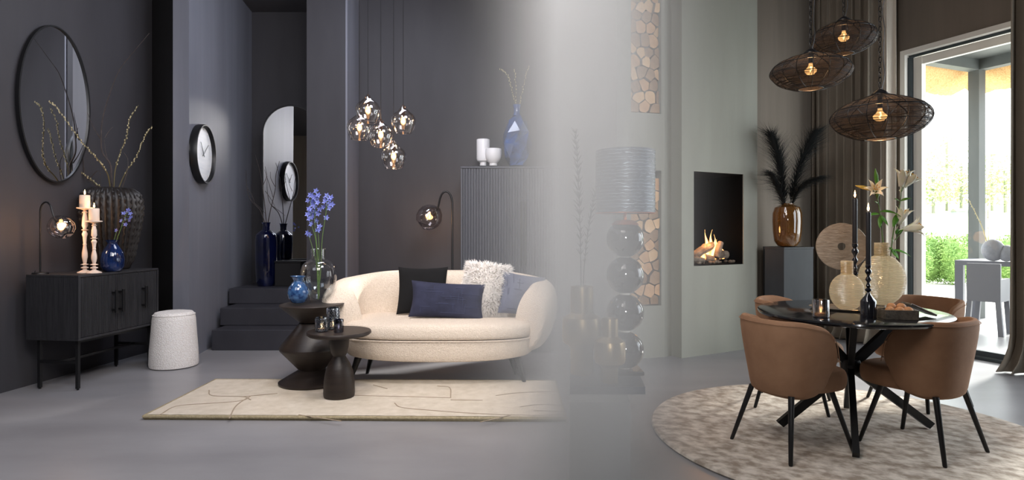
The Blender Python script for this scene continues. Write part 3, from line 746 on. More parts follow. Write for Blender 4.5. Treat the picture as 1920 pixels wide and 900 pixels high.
delphinium('blue delphinium sprig leaning out of the cobalt vase on the sideboard', [P(208, 500, Yb), P(216, 460, Yb), P(226, 430, Yb), P(238, 398, Yb)],
           PP([(232, 400), (240, 396), (245, 401), (236, 410), (243, 412), (228, 414), (246, 408), (236, 421), (241, 394)], Yb), 'delphiniums in the cobalt vase', seed=2)
delphinium('short delphinium sprig with one bloom in the cobalt vase', [P(212, 500, Yb), P(212, 460, Yb), P(219, 433, Yb)], PP([(219, 432)], Yb), 'delphiniums in the cobalt vase', seed=3)
# --- alcove: arched mirror, bottles, branches, dark box
Ym = 7.5
am = thing('arched_mirror', 'tall black-rimmed arched mirror leaning in the alcove above the steps', 'mirror', (X(545, Ym), Ym, .565), R(-3.4))
mw, mh = .345, Z(194, Ym)-.565-.01
out = [(-mw, 0), (mw, 0)]+[(mw*cos(pi*k/24), mh-mw+mw*sin(pi*k/24)) for k in range(25)]
def arch(off, y): return [(x*(1-off/mw), y, max(off, z-off*(1 if z > mh-mw else 0)*0)-(0)) if z < .01 else (x*(mw-off)/mw, y, (mh-mw)+(z-(mh-mw))*(mw-off)/mw if z > mh-mw else z) for x, z in out]
m = MB(); A_, B_, C_, D_ = arch(0, -.014), arch(.018, -.014), arch(.018, .02), arch(0, .02); n = len(out)
m.add(A_+B_+C_+D_, [(a*n+i, a*n+(i+1) % n, ((a+1) % 4)*n+(i+1) % n, ((a+1) % 4)*n+i) for a in range(4) for i in range(n)])
fixn(m.make('frame', M['black'], am))
pn = arch(.012, -.004); MB().add(pn, [tuple(range(len(pn)))]).make('mirror_pane', M['mirror'], am, smooth=False)
am.rotation_euler = (R(-.7), 0, R(MIRROR_RZ))
Yq = 7.15
bx_ = thing('storage_box', 'low black lacquered box on the top step before the arched mirror', 'box', (X(545, 7.2), 7.2, .5605))
MB().box((-.15, -.1, 0), (.15, .14, .27), bev=.005).make('body', M['black_wall'], bx_); MB().box((-.155, -.105, .271), (.155, .145, .293), bev=.004).make('lid', M['black'], bx_)
bot = [(14, 538), (16, 536), (19, 528), (20.5, 500), (20.5, 470), (21, 452), (19, 440), (12, 434), (7, 431), (6.5, 426), (7.5, 419), (9, 417), (7.5, 417.5)]
lathe_thing('bottle_vase', 'tall navy glass bottle vase on the top step beside the column', 'vase', 499, Yq, 538, bot, M['navy_glass'], z=.5605)
kq = .82
G2 = 'bare branches in the navy bottles'
br = [([(499, 425), (488, 395), (470, 375), (463, 350), (461, 318)], [[(463, 350), (474, 370), (478, 385)], [(476, 380), (490, 392), (497, 400)]], 'bare branch leaning over the column edge from the tall navy bottle'),
      ([(500, 425), (497, 390), (492, 350), (487, 320), (478, 290)], [[(492, 350), (500, 330), (497, 312)]], 'bare branch curving out before the mirror rim from the tall navy bottle'),
      ([(501, 425), (507, 395), (516, 355), (517, 330), (524, 302)], [[(512, 370), (503, 340), (496, 318)], [(516, 350), (508, 335), (507, 322)]], 'straight bare branch upright above the tall navy bottle')]
for a, b, lb in br: branch('bare_branch', PX(a, Yq, 0, -.05), lb, G2, .006, .0022, twigs=[PX(q, Yq, 0, -.05) for q in b])
# --- rug
rx0, ry0, rx1, ry1 = -2.36, 3.93, .345, 4.88
rt = thing('wool_rug', 'cream carved wool rug under the sofa and the side tables', 'rug', (0, 0, 0))
def rot_rug(x, y): return (x, y-.045*(x-rx0)/(rx1-rx0))
m = MB(); nx, ny = 90, 40
def rugz(x, y):
    z = .03+.0015*mnoise.noise(Vector((x*18, y*18, 0)))
    return z
vs = []; fs = []
for i in range(nx+1):
    for j in range(ny+1):
        x = rx0+.012+(rx1-rx0-.024)*i/nx; y = ry0+.012+(ry1-ry0-.024)*j/ny
        a, b = rot_rug(x, y); vs.append((a, b, rugz(x, y)))
m.add(vs, [(i*(ny+1)+j, (i+1)*(ny+1)+j, (i+1)*(ny+1)+j+1, i*(ny+1)+j+1) for i in range(nx) for j in range(ny)]); m.make('pile', M['rug'], rt)
cs = [rot_rug(rx0, ry0), rot_rug(rx1, ry0), rot_rug(rx1, ry1), rot_rug(rx0, ry1)]
m = MB(); m.loft([[(x, y, z) for x, y in cs] for z in (.001, .026)], True, (True, True))
m.tube([(*c_, .02) for c_ in cs]+[(*cs[0], .02)], .0115, 8); m.make('edge', M['rug_edge'], rt)
def rp(px, py): Y = FY(py, .03); return (X(px, Y), Y)
lines = [[(300, 778), (330, 762), (385, 757), (450, 752), (472, 742)], [(392, 732), (398, 742), (455, 744), (470, 750)], [(455, 744), (520, 738)], [(640, 741), (760, 744), (845, 746)],
         [(845, 746), (843, 727), (820, 724)], [(845, 750), (905, 751)], [(740, 756), (752, 764), (800, 769), (900, 776), (1000, 779), (1062, 778)],
         [(700, 722), (726, 729)], [(975, 763), (1010, 759), (1060, 760)], [(1000, 770), (1060, 772)], [(930, 742), (970, 737), (1055, 733)], [(430, 785), (442, 762), (465, 745)], [(560, 778), (640, 790)], [(900, 792), (960, 778)]]
for l in lines:
    p_ = cat([(*rp(a, b), .031) for a, b in l], 5); m = MB()
    for i in range(len(p_)-1):
        pass
    m.tube(p_, .0045, 6); m.v = [(x, y, .0315+(z-.031)*.45) for x, y, z in m.v]; m.make('carved_line', M['rug_line'], rt)
RZ = .0335
# --- sofa
sf = thing('sofa', 'curved cream boucle sofa on tapered black legs, centre of the dark room', 'sofa', (X(828, 5.1), 5.08, 0), 0)
A0, B0 = .875, .42
def sgn(v): return 1 if v >= 0 else -1
def se(th, a, b, e=.72): return (a*sgn(sin(th))*abs(sin(th))**e, b*sgn(cos(th))*abs(cos(th))**e)
def smooth(t): t = max(0, min(1, t)); return t*t*(3-2*t)
TH = 128
rings = []; NT = 72
for i in range(NT+1):
    th = R(-TH+2*TH*i/NT); q = abs(math.degrees(th))
    top = .862-.05*smooth((q-20)/60)-.055*smooth((q-75)/35)
    if q > 104: top -= .30*(1-math.sqrt(max(0, 1-((q-104)/(TH-104))**2)))
    sec = []
    bot_ = .225+.02*smooth((q-60)/60)
    bulge = .10*smooth((q-25)/60)
    hh = top-bot_
    thick = .11+.02*smooth((q-60)/40)
    for (off, u) in ((.0-.12, 0), (-.05, .03), (0+bulge*.35, .25), (.0+bulge*.75, .5), (bulge*.9, .72), (bulge*.7, .9), (bulge*.4-.02, .98), (bulge*.2-.06, 1.0), (bulge*0-thick+.0, .985), (-thick-.03, .92), (-thick-.045, .75), (-thick-.045, .5), (-thick-.05, .25), (-thick-.05, .02)):
        x, y = se(th, A0+off, B0+off*.9); sec.append((x, y, bot_+hh*u))
    rings.append(sec)
m = MB(); m.loft(rings, True, (True, True)); o = fixn(m.make('backrest', M['boucle'], sf)); smod(o, 1)
# seat base and seat cushion (front bulges)
def plan(a, b, fr, n=64):
    pts = []
    for i in range(n):
        th = 2*pi*i/n; x, y = se(th, a, b, .62)
        if y < 0: y = y*fr
        pts.append((x, y))
    return pts
def slab(name, levels, m_, lv=1):
    mb = MB(); mb.loft([[(x*kx, y*ky, z+dz(x)) for x, y in plan(.8, .36, 1.22)] for kx, ky, z, dz in levels], True, (True, True)); o = fixn(mb.make(name, m_, sf)); smod(o, lv); return o
arc = lambda k: (lambda x: k*(x/.8)**2)
slab('seat_base', [(.86, .9, .2, arc(.02)), (.93, .97, .208, arc(.02)), (.965, 1.0, .26, arc(.012)), (.985, 1.015, .352, arc(.004)), (.98, 1.01, .366, arc(0)), (.9, .95, .37, arc(0))], M['boucle'])
slab('seat_cushion', [(.86, .92, .372, arc(0)), (.97, 1.02, .378, arc(0)), (.985, 1.045, .40, arc(0)), (.985, 1.045, .455, arc(0)), (.96, 1.02, .486, arc(0)), (.88, .95, .502, arc(0)), (.4, .5, .512, arc(0))], M['boucle'])
m = MB(); pl = [(x*.985, y*1.03, .372) for x, y in plan(.8, .36, 1.22)]; m.tube(pl+[pl[0]], .005, 6, False); m.make('piping', M['boucle'], sf)
for i, (x, y) in enumerate(((.62, -.27), (-.62, -.27), (.56, .05), (-.58, .08))):
    sx = sgn(x); m = MB().lathe([(.014, 0), (.031, .215)], 16); m.v = [(a+x+sx*.06*(1-c_/.215), b+y-.03*(1-c_/.215)*(1 if y < 0 else -1), c_) for a, b, c_ in m.v]
    zf = 0 if y > -.1 else RZ
    m.v = [(a, b, zf+c_*(.215-zf)/.215) for a, b, c_ in m.v]
    m.make('leg', M['black'], sf)
sfx, sfy = sf.location.x, sf.location.y
# --- cushions
def cushion(name, label, w_, h, d, loc, rot, m_, group, n=22, seams=0, corner=.0, fn=None):
    t = thing(name, label, 'cushion', loc, 0, group); t.rotation_euler = rot
    mb = MB(); fr, bk = [], []
    def f(u, v, sg):
        a = abs(u); b = abs(v); pinch = 1-.075*(1-a*a)*(b**6) ; pinch2 = 1-.075*(1-b*b)*(a**6)
        th = d*.5*((1-a**2.6)*(1-b**2.6))**.42
        wr = .006*mnoise.noise(Vector((u*2.5, v*2.5, sg*3+w_)))
        return (u*w_/2*pinch2, sg*-(th+wr*(1 if th > .01 else 0)), h/2+v*h/2*pinch)
    for sg in (1, -1):
        vs = [f(-1+2*i/n, -1+2*j/n, sg) for i in range(n+1) for j in range(n+1)]
        fs = [(i*(n+1)+j, (i+1)*(n+1)+j, (i+1)*(n+1)+j+1, i*(n+1)+j+1) for i in range(n) for j in range(n)]
        if sg < 0: fs = [x[::-1] for x in fs]
        mb.add(vs, fs)
    mb.make('cover', m_, t, ang=180)
    if seams:
        rs = random.Random(seams)
        for k in range(seams):
            u0, v0 = rs.uniform(-.85, .5), rs.uniform(-.8, .7); L = rs.uniform(.25, .6); hor = k % 2
            pts = [f(u0+(L*q/6 if hor else 0), v0+(0 if hor else L*q/6), 1) for q in range(7) if u0+L <= .95 and v0+L <= .98]
            if len(pts) > 3: MB().tube([(x, y-.0005, z) for x, y, z in pts], .0025, 5).make('stitched_line', M['seam'], t)
    return t
M['seam'] = mat('pressed_velvet_line', C(50, 54, 78), .8, sheen=.4)
G3 = 'cushions on the cream sofa'
sz = .51
cushion('cushion', 'square black velvet cushion behind the navy oblong one on the sofa', .42, .40, .12, (X(791, 5.1), 5.08, sz+.005), (R(-14), R(0), 0), M['velvet_black'], G3)
cushion('cushion', 'oblong navy velvet cushion with pressed lines at the front of the sofa', .60, .295, .13, (X(836, 4.9), 4.9, sz-.005), (R(-14), R(3.5), R(2)), M['velvet_navy'], G3, seams=26)
cushion('cushion', 'slate blue velvet cushion leaning on the curved end of the sofa', .39, .36, .11, (X(976, 5.0), 4.98, sz+.005), (R(-20), R(10), R(14)), M['velvet_grey'], G3, seams=12)
ft = cushion('fluffy_cushion', 'shaggy white sheepskin cushion on the cream sofa', .33, .42, .12, (X(905, 5.0), 5.0, sz), (R(-16), R(7), 0), M['fur'], G3)
mb = MB(); rr = random.Random(11)
for k in range(9000):
    u, v = rr.uniform(-1, 1), rr.uniform(-1, 1)
    if rr.random() < .35:
        if rr.random() < .5: u = sgn(u)*rr.uniform(.88, 1)
        else: v = sgn(v)*rr.uniform(.88, 1)
    th = .06*max(0, (1-abs(u)**2.6)*(1-abs(v)**2.6))**.42
    p = Vector((u*.165, -th, .21+v*.21)); d = Vector((u*.8+rr.uniform(-.5, .5), -.75*(1-max(abs(u), abs(v))**4)-.15, v*.7+rr.uniform(-.5, .5)-.15)).normalized()
    L = rr.uniform(.03, .065); sd = d.cross(Vector((rr.uniform(-1, 1), rr.uniform(-1, 1), rr.uniform(-1, 1)))).normalized()*.0024
    q = p+d*L*.6; e = p+d*L+Vector((0, 0, -.008))
    if d.cross(sd).dot(Vector((p.x*2.2, -.45, (p.z-.21)*2))) > 0: sd = -sd
    mb.add([p-sd, p+sd, q+sd*.8, q-sd*.8, e], [(0, 1, 2, 3), (3, 2, 4)])
fo_ = mb.make('shaggy_fur', M['strand'], ft, ang=180); tag(fo_, kind='stuff')
fo_.data.normals_split_custom_set_from_vertices([Vector((x*2.2, -.45, (z-.21)*2.0)).normalized() for x, y, z in mb.v])
# --- side tables
Yz = 4.77; sx_ = X(585, Yz)
zz = thing('side_table', 'dark wood zigzag side table of stacked cones before the sofa arm', 'side table', (sx_, Yz, RZ))
s_ = Yz/F; k = CA(585)
def zq(py): return Z(py, Yz)-RZ
pr = [(62, .0), (63, .012), (25, zq(692)), (25, zq(690)), (60, zq(652)), (61, zq(646)), (24, zq(607)), (24, zq(603)), (60, zq(574)), (61.5, zq(570.5)), (60, zq(569.5))]
pr = [(a*s_*k, b) for a, b in pr]
MB().lathe(pr[:4], 48).make('base', M['dark_wood'], zz); MB().lathe([(25*s_*k, zq(691.5)), (60.5*s_*k, zq(654)), (61.5*s_*k, zq(651)), (61*s_*k, zq(648.5)), (24*s_*k, zq(605))], 48).make('middle_cone', M['dark_wood'], zz)
MB().lathe(pr[7:], 48).make('tabletop', M['dark_wood'], zz)
ZT1 = Z(569.5, Yz)
Yp = 4.37; px_ = X(636, Yp); s_ = Yp/F; k = CA(636)
pt = thing('side_table', 'small dark wood pedestal table with flat round top before the zigzag one', 'side table', (px_, Yp, RZ))
ZT2 = Z(620, Yp); hT = ZT2-RZ
def zr(py): return Z(py, Yp)-RZ
pr = [(29, 0), (29.5, .01), (30, zr(735)), (29, zr(712)), (26, zr(695)), (21, zr(682)), (14, zr(671)), (12, zr(667))]
MB().lathe([(a*s_*k, b) for a, b in pr], 40).make('base', M['dark_wood'], pt)
MB().lathe([(a*s_*k, b) for a, b in [(12, zr(667)), (15, zr(662)), (18, zr(650)), (19.5, zr(636)), (20, zr(629))]], 40).make('stem', M['dark_wood'], pt)
MB().lathe([(a*s_*k, b) for a, b in [(20, zr(629)), (57, zr(628)), (61, zr(625)), (61, zr(622)), (60, zr(620))]], 56).make('tabletop', M['dark_wood'], pt)
# --- clear globe vase and its flowers
Yg = 4.82
gvp = [(15, 571), (16, 569), (15.5, 560), (17, 556), (27, 548), (33, 535), (35, 520), (34, 507), (30, 496), (22, 489), (15, 486), (14.5, 480), (14.5, 467), (15.5, 466), (14, 466), (14, 480)]
gv, pr = lathe_thing('globe_vase', 'round clear glass vase with cylinder neck on the zigzag table', 'vase', 597, Yg, 569, gvp, M['glass'], n=48, z=ZT1+.001, part='glass_body')
wm = MB(); s_ = Yg/F; k = CA(597); yb = HY+(CH-ZT1)*F/Yg
wm.lathe([(max(.0005, a*s_*k), (yb-b)*s_) for a, b in [(12, 559), (16, 555), (26, 547), (32, 535), (33.5, 527), (33.5, 525), (.5, 524.8)]], 40, caps=(True, False)); wm.make('water', M['water'], gv)
G4 = 'delphiniums in the clear globe vase'
delphinium('tallest blue delphinium at the middle of the clear globe vase', PX([(597, 560), (598, 510), (594, 460), (590, 410), (594, 360)], Yg), PP([(593, 358), (597, 366), (590, 370), (586, 378), (596, 380), (591, 388), (600, 392), (596, 400), (588, 402), (584, 366), (593, 372)], Yg), G4, s=1.25, seed=11)
delphinium('blue delphinium leaning to the pendant lamps in the clear globe vase', PX([(596, 562), (601, 510), (604, 450), (611, 400), (614, 365)], Yg), PP([(613, 367), (618, 374), (609, 378), (621, 370), (615, 383), (607, 388), (612, 408), (623, 383), (618, 390), (611, 372)], Yg), G4, s=1.25, seed=12)
delphinium('blue delphinium leaning to the steps in the clear globe vase', PX([(598, 560), (595, 500), (592, 450), (583, 415), (582, 375)], Yg), PP([(582, 366), (578, 376), (586, 384), (580, 392), (577, 402), (586, 408), (584, 420), (582, 398), (591, 396), (588, 376), (580, 410)], Yg), G4, s=1.25, seed=13)
delphinium('short delphinium with lone bloom at the rim of the globe vase', PX([(596, 555), (594, 500), (586, 465), (579, 441)], Yg), PP([(577, 437), (580, 440)], Yg), G4, s=1.25, seed=14)
delphinium('low blue delphinium stem just above the neck of the globe vase', PX([(599, 555), (598, 500), (598, 460), (596, 432)], Yg), PP([(596, 431), (599, 425), (594, 414)], Yg), G4, s=1.25, seed=15)
lathe_thing('round_vase', 'small mottled blue glass vase with flared rim on the zigzag table', 'vase', 559, 4.68, 568, [(9, 568), (13, 566.5), (19, 558), (20.5, 548), (18, 539), (12, 531), (8.5, 527), (11, 521), (15, 517.5), (13, 518), (8, 527)], M['mottled'] if 'mottled' in M else M['blue_glass'], z=ZT1+.001)
# --- tealight glasses with studs on the pedestal table
def votive(label, px, Y, rpx, y0, y1, z, m_, group, studs=True, square=False):
    s = Y/F; k = CA(px); r = rpx*s*k; h = (y0-y1)*s
    t = thing('tealight_glass', label, 'tealight holder', (X(px, Y), Y, z), 0, group)
    MB().lathe([(r*.92, 0), (r, .004), (r, h-.004), (r*.97, h), (r*.86, h-.002), (r*.84, .01), (.001, .008)], 24 if not square else 4, caps=(True, False)).make('glass_body', m_, t)
    if studs:
        m = MB()
        for j in range(int(h/.0115)):
            for i in range(16):
                a = 2*pi*(i+.5*(j % 2))/16
                if sin(a) < .35: m.ball((r*cos(a), r*sin(a), .008+j*.0115), .0048, 6, 4)
        tag(m.make('glass_studs', m_, t), kind='stuff')
    c = MB().lathe([(r*.6, .01), (r*.6, .022), (.001, .021)], 16); c.make('tealight', M['candle'], t)
    MB().lathe([(.001, .024), (.005, .03), (.005, .037), (.001, .052)], 10).make('flame', M['flame'], t)
    light('candle_light', 'POINT', (X(px, Y), Y, z+.04), .12, (1, .5, .2), .01)
M['votive_blue'] = thin_glass('grey_blue_glass', C(178, 190, 205), .8, .08, .4, .2); M['votive_navy'] = thin_glass('navy_tealight_glass', C(96, 110, 150), .8, .05, .4, .2)
G5 = 'tealight glasses on the pedestal table'
votive('studded grey tealight glass nearest the table rim facing the steps', 603, 4.33, 11.5, 619, 592, ZT2+.001, M['votive_blue'], G5)
votive('tall studded grey tealight glass behind the other two', 625, 4.44, 12, 619, 579, ZT2+.001, M['votive_blue'], G5)
votive('smooth navy tealight glass on the pedestal table', 635, 4.30, 9.5, 619, 595, ZT2+.001, M['votive_navy'], G5, False)
# --- cluster of pendants
def pendant(px, py, Y, lab, rp=24, hp=52):
    s = Y/F; k = CA(px); r = rp*s*k; zc = Z(py, Y)
    t = thing('glass_pendant', lab, 'pendant lamp', (X(px, Y), Y, zc), 0, 'cluster of clear glass pendants')
    h = hp*s
    prof = [(.6, -.46), (.68, -.47), (.88, -.30), (1, -.08), (.97, .06), (.8, .2), (.5, .31), (.28, .4), (.2, .47), (.14, .52)]
    MB().lathe([(a*r, b*h) for a, b in prof], 40, caps=(False, False)).make('glass_shade', M['pglass'], t)
    MB().torus((0, 0, -.47*h), .64*r, .0018, 40, 6).make('rim', M['pglass'], t)
    MB().lathe([(.014, .09*h), (.015, .1*h), (.015, .44*h), (.006, .46*h), (.006, .54*h)], 16).make('socket', M['brass_dark'], t)
    MB().tube([(0, 0, .5*h), (0, 0, CZ-.03-zc)], .0028, 6).make('cord', M['black'], t)
    MB().lathe([(.05, CZ-.03-zc), (.05, CZ-.002-zc)], 24).make('ceiling_cap', M['black'], t)
    bulb(t, (0, 0, -.06*h), .021, 3.2)
M['pglass'] = thin_glass('pendant_glass', (.97, .93, .9, 1), .8, .05, .3, .1); M['brass_dark'] = mat('dark_bronze', C(70, 52, 40), .35, .8)
pendant(690, 205, 4.8, 'highest clear glass pendant of the cluster, before its lower neighbour')
pendant(674, 237, 5.05, 'clear glass pendant partly behind the highest one of the cluster')
pendant(714, 251, 4.9, 'clear glass pendant at the centre of the cluster')
pendant(756, 225, 4.95, 'clear glass pendant set apart towards the tall cabinet')
pendant(738, 291, 4.9, 'lowest clear glass pendant of the cluster')
# --- floor lamp
Yf = 6.6; fx = X(848, Yf)
globe_lamp('floor_lamp', 'black bent-rod floor lamp with smoky globe behind the sofa beside the tall cabinet', (fx, Yf, .237), Z(359, Yf)-.237, .28, (X(806, Yf)-fx, -.03, Z(407, Yf)-.237), .142, .0105, baser=.08, e=20)
# --- tall fluted cabinet
Yc = 6.62; cw = .675; cxm = X(864, Yc)+cw; zc0 = .238; zc1 = Z(312, Yc)
t = thing('tall_cabinet', 'tall dark fluted two-door cabinet behind the sofa', 'cabinet', (cxm, Yc, zc0))
H = zc1-zc0
mb = MB(); mb.box((-cw, .0, .0), (-cw+.018, .42, H-.02)).box((cw-.018, 0, 0), (cw, .42, H-.02)).box((-cw+.018, 0, 0), (cw-.018, .42, .02)).box((-cw+.018, .4, .02), (cw-.018, .42, H-.02)).box((-cw-.004, -.008, H-.02), (cw+.004, .42, H), bev=.003)
mb.make('body', M['cab'] if 'cab' in M else M['black_soft'], t, smooth=False)
for sg in (-1, 1):
    x0, x1 = (-cw+.02, -.002) if sg < 0 else (.002, cw-.02); d = MB().box((x0, .012, .022), (x1, .03, H-.022)); n = 22; wd_ = (x1-x0)/n
    for q in range(n):
        xa = x0+q*wd_; d.prism([(xa+.003, .0122), (xa+wd_*.25, -.004), (xa+wd_*.75, -.004), (xa+wd_-.003, .0122)], .024, H-.024)
    do = d.make('door', M['cab'], t, smooth=False)
    hx = sg*.022
    MB().box((hx-.009, -.035, H-1.07), (hx+.009, -.02, H-.38), bev=.002).box((hx-.006, -.022, H-1.0), (hx+.006, .004, H-.98)).box((hx-.006, -.022, H-.47), (hx+.006, .004, H-.45)).make('handle', M['black'], do)
# cups and faceted vase on top
def cup(label, px, rows, foot, Y):
    lathe_thing('ceramic_cup', label, 'cup', px, Y, 311, rows, M['white_gloss'], 'white cups on the tall cabinet', z=zc1+.001)
cup('taller white cylinder cup on the tall cabinet', 906, [(6, 311), (6.5, 310), (6, 305), (11, 302), (12.5, 298), (12.5, 263), (12, 261.5), (10.8, 263), (10.5, 296)], 0, 6.74)
cup('lower round white cup standing before the cylinder one on the cabinet', 925, [(7, 311), (7.5, 310), (7, 306.5), (11, 303), (14.5, 296), (15.5, 288), (15, 280), (14.5, 279), (13.5, 281), (13, 293)], 0, 6.67)
Yk = 6.72; s = Yk/F; k = CA(969)
t = thing('faceted_vase', 'blue faceted glass vase with narrow neck on the tall cabinet', 'vase', (X(969, Yk), Yk, zc1+.001))
ybk = HY+(CH-zc1)*F/Yk
rows = [(15, 311, 0), (22, 298, .5), (27.5, 272, 0), (26, 250, .5), (17, 228, 0), (8.5, 218, .5)]
rings = []
for r, y, ph in rows:
    rings.append([(r*s*cos(2*pi*(i+ph)/7)*(1+.05*sin(i*2.1+y)), r*s*sin(2*pi*(i+ph)/7), (ybk-y)*s+ (.012*sin(i*1.7+y) if 215 < y < 305 else 0)) for i in range(7)])
m = MB(); m.loft(rings, True, (True, False))
# split quads into facets
nf = []
for f in m.f:
    if len(f) == 4: nf += [(f[0], f[1], f[2]), (f[0], f[2], f[3])]
    else: nf.append(f)
m.f = nf; m.m = [0]*len(nf); fixn(m.make('vase_body', M['facet_glass'], t, smooth=False))
MB().lathe([(a*s, (ybk-b)*s) for a, b in [(8.5, 218), (6.5, 214), (6, 204), (7.5, 200), (8, 197), (6.5, 197.5)]], 20, caps=(False, False)).make('neck', M['facet_glass'], t)
G6 = 'catkin twigs in the faceted vase'
branch('catkin_branch', PX([(969, 215), (965, 190), (958, 160), (951, 140), (936, 128)], Yk), 'catkin twig bending towards the pendants in the faceted vase', G6, .004, .0018, 'olive_branch', 22, cr_=.007)
branch('catkin_branch', PX([(969, 215), (968, 190), (966, 150), (965, 128)], Yk, 0, .05), 'middle catkin twig upright in the faceted vase', G6, .0035, .0018, 'olive_branch', 14, cr_=.007)
branch('catkin_branch', PX([(970, 215), (976, 185), (984, 150), (992, 122)], Yk, 0, .02), 'catkin twig leaning towards the light room in the faceted vase', G6, .004, .0018, 'olive_branch', 18, cr_=.007)
# ================================================================== console with lamp and brass vases
ca_ = math.atan(.094)
def alongL(px, Y): return X(px, Y)
cons = thing('console', 'grey block console with dark slab top under the ball lamp', 'console', (0, 0, 0))
Zs1 = .462; Zs0 = .425
def quad(Ya, Yb, pl, pr): return [(X(pl, Ya), Ya), (X(pr, Ya), Ya), (X(pr, Ya)+.094*(Yb-Ya), Yb), (X(pl, Yb), Yb)]
MB().prism(quad(2.82, 3.55, 1068.3, 1182), 0, Zs0).make('base', M['plinth'], cons, smooth=False)
MB().prism(quad(2.95, 3.6, 1068.3, 1210), Zs0+.001, Zs1).make('slab_top', M['slab'], cons, smooth=False)
Yl_ = 3.25
# ball lamp
s = Yl_/F; k = CA(1168)
t = thing('ball_lamp', 'tall table lamp of four stacked dark glass balls with grey crackled shade', 'lamp', (X(1172, Yl_), Yl_, Zs1+.001))
yb = HY+(CH-Zs1)*F/Yl_
def lz(py): return (yb-py)*s
MB().box((-.085, -.085, 0), (.085, .085, .022), bev=.004).make('base', M['black_gloss'], t)
for i, (py, off) in enumerate(((656, 2), (586, 0), (516, -2), (448, -4))):
    MB().ball((0, 0, lz(py)), 35*s, 36, 20, (1.0, 1, 1)).make('glass_ball', M['black_gloss'], t)
m = MB()
for py in (692, 621, 551, 482): m.lathe([(9*s, lz(py+3)), (9*s, lz(py-3))], 20)
m.make('spacer', M['frame'], t)
MB().lathe([(19*s, lz(424)), (26*s, lz(421)), (17*s, lz(414)), (3*s, lz(412)), (2.4*s, lz(390))], 32).make('copper_neck', M['copper'], t)
h0, h1, rs_ = lz(400), lz(283), 56*s*k
m = MB(); m.lathe([(rs_*.99, h0), (rs_, h0+.001), (rs_, h1), (rs_*.985, h1), (rs_*.985, h0+.001), (rs_*.99, h0)], 64, caps=(False, False)); sh = m.make('lamp_shade', M['croc'], t)
MB().torus((0, 0, h0), rs_, .0022, 64, 6).make('rim', M['copper'], sh)
m = MB(); rr = random.Random(9)
for j in range(19):
    z = h0+.012+(h1-h0-.024)*j/18; a = -pi*.98; pts = []
    while a < pi*.02:
        pts.append(((rs_+.0008)*cos(a), (rs_+.0008)*sin(a), z+rr.uniform(-.0035, .0035))); a += .07
        if rr.random() < .1 and len(pts) > 2: m.tube(pts, .0013, 4); pts = []; a += .05
    if len(pts) > 1: m.tube(pts, .0013, 4)
tag(m.make('crackle_line', M['croc_line'], sh), kind='stuff')
# brass vases
Yb1 = 3.12
bz = Zs1+.001
def brass(label, px, Y, rows, ybase):
    s = Y/F; k = CA(px); t = thing('brass_vase', label, 'vase', (X(px, Y), Y, bz), 0, 'brass vases on the console')
    y_b = HY+(CH-bz)*F/Y
    pr = [(r*s*k, (y_b-(y+(y_b-ybase)*(1-(ybase-y)/180)))*s) for r, y in rows]
    pr[0] = (pr[0][0], 0.0)
    MB().lathe(pr, 40, caps=(True, False)).make('vase_body', M['brass'], t); return t
brass('taller brushed brass vase with black grass on the console', 1091, 3.22, [(21, 705), (21.5, 704), (21.5, 658), (24, 653), (35, 645), (37, 640), (37, 602), (35, 596), (24, 590), (21.5, 587), (21.5, 540), (21, 537), (20, 538), (20, 560)], 705)
brass('shorter brushed brass vase before the ball lamp on the console', 1143, 3.04, [(15.5, 716), (16, 715), (16, 690), (18, 686), (28, 679), (30, 673), (30, 645), (28, 639), (19, 633), (16, 630), (16, 600), (15.5, 597), (14.5, 598), (14.5, 615)], 716)
def plume(name, label, pts, L, n, m_, seed, group=None, up=.5, droop=.12, side=1.0, wdt=.0011):
    rr = random.Random(seed); b0 = Vector(pts[0]); t = thing(name, label, 'dried grass', b0, 0, group)
    cp = cat([Vector(p)-b0 for p in pts], 8); N = len(cp)
    MB().tube(cp, [.0035*(1-.7*i/N) for i in range(N)], 6).make('stem', m_, t)
    mb = MB()
    for k in range(n):
        u = up+(1-up)*rr.random(); i = min(N-2, int(u*(N-1))); p = cp[i]; tg = (cp[i+1]-cp[i]).normalized()
        sd = Vector((rr.uniform(-1, 1), rr.uniform(-1, 1), rr.uniform(-.2, .2))).normalized()
        l = L*(.35+.65*rr.random())*(1-.45*abs(2*(u-up)/(1-up)-.9))
        q1 = p+(tg*.75+sd*.55*side)*l*.5; q2 = p+(tg*.95+sd*.9*side)*l+Vector((0, 0, -droop*l)); 
        w_ = tg.cross(sd).normalized()*wdt
        mb.add([p-w_, p+w_, q1+w_*.8, q1-w_*.8, q2], [(0, 1, 2, 3), (3, 2, 4)])
    tag(mb.make('plume', m_, t, ang=180), kind='stuff'); return t
G7 = 'dark grass plumes in the taller brass vase'
Yx = 3.22
plume('pampas_plume', 'dark grass plume rising straight from the taller brass vase', [P(1090, 560, Yx), P(1088, 450, Yx), P(1084, 330, Yx), P(1078, 240, Yx)], .13, 900, M['dusk_plume'], 1, G7, .25)
plume('pampas_plume', 'dark grass plume leaning behind the lamp shade from the taller brass vase', [P(1092, 560, Yx), P(1098, 470, Yx+.05), P(1112, 380, Yx+.12), P(1126, 320, Yx+.2)], .11, 600, M['dusk_plume'], 2, G7, .25)
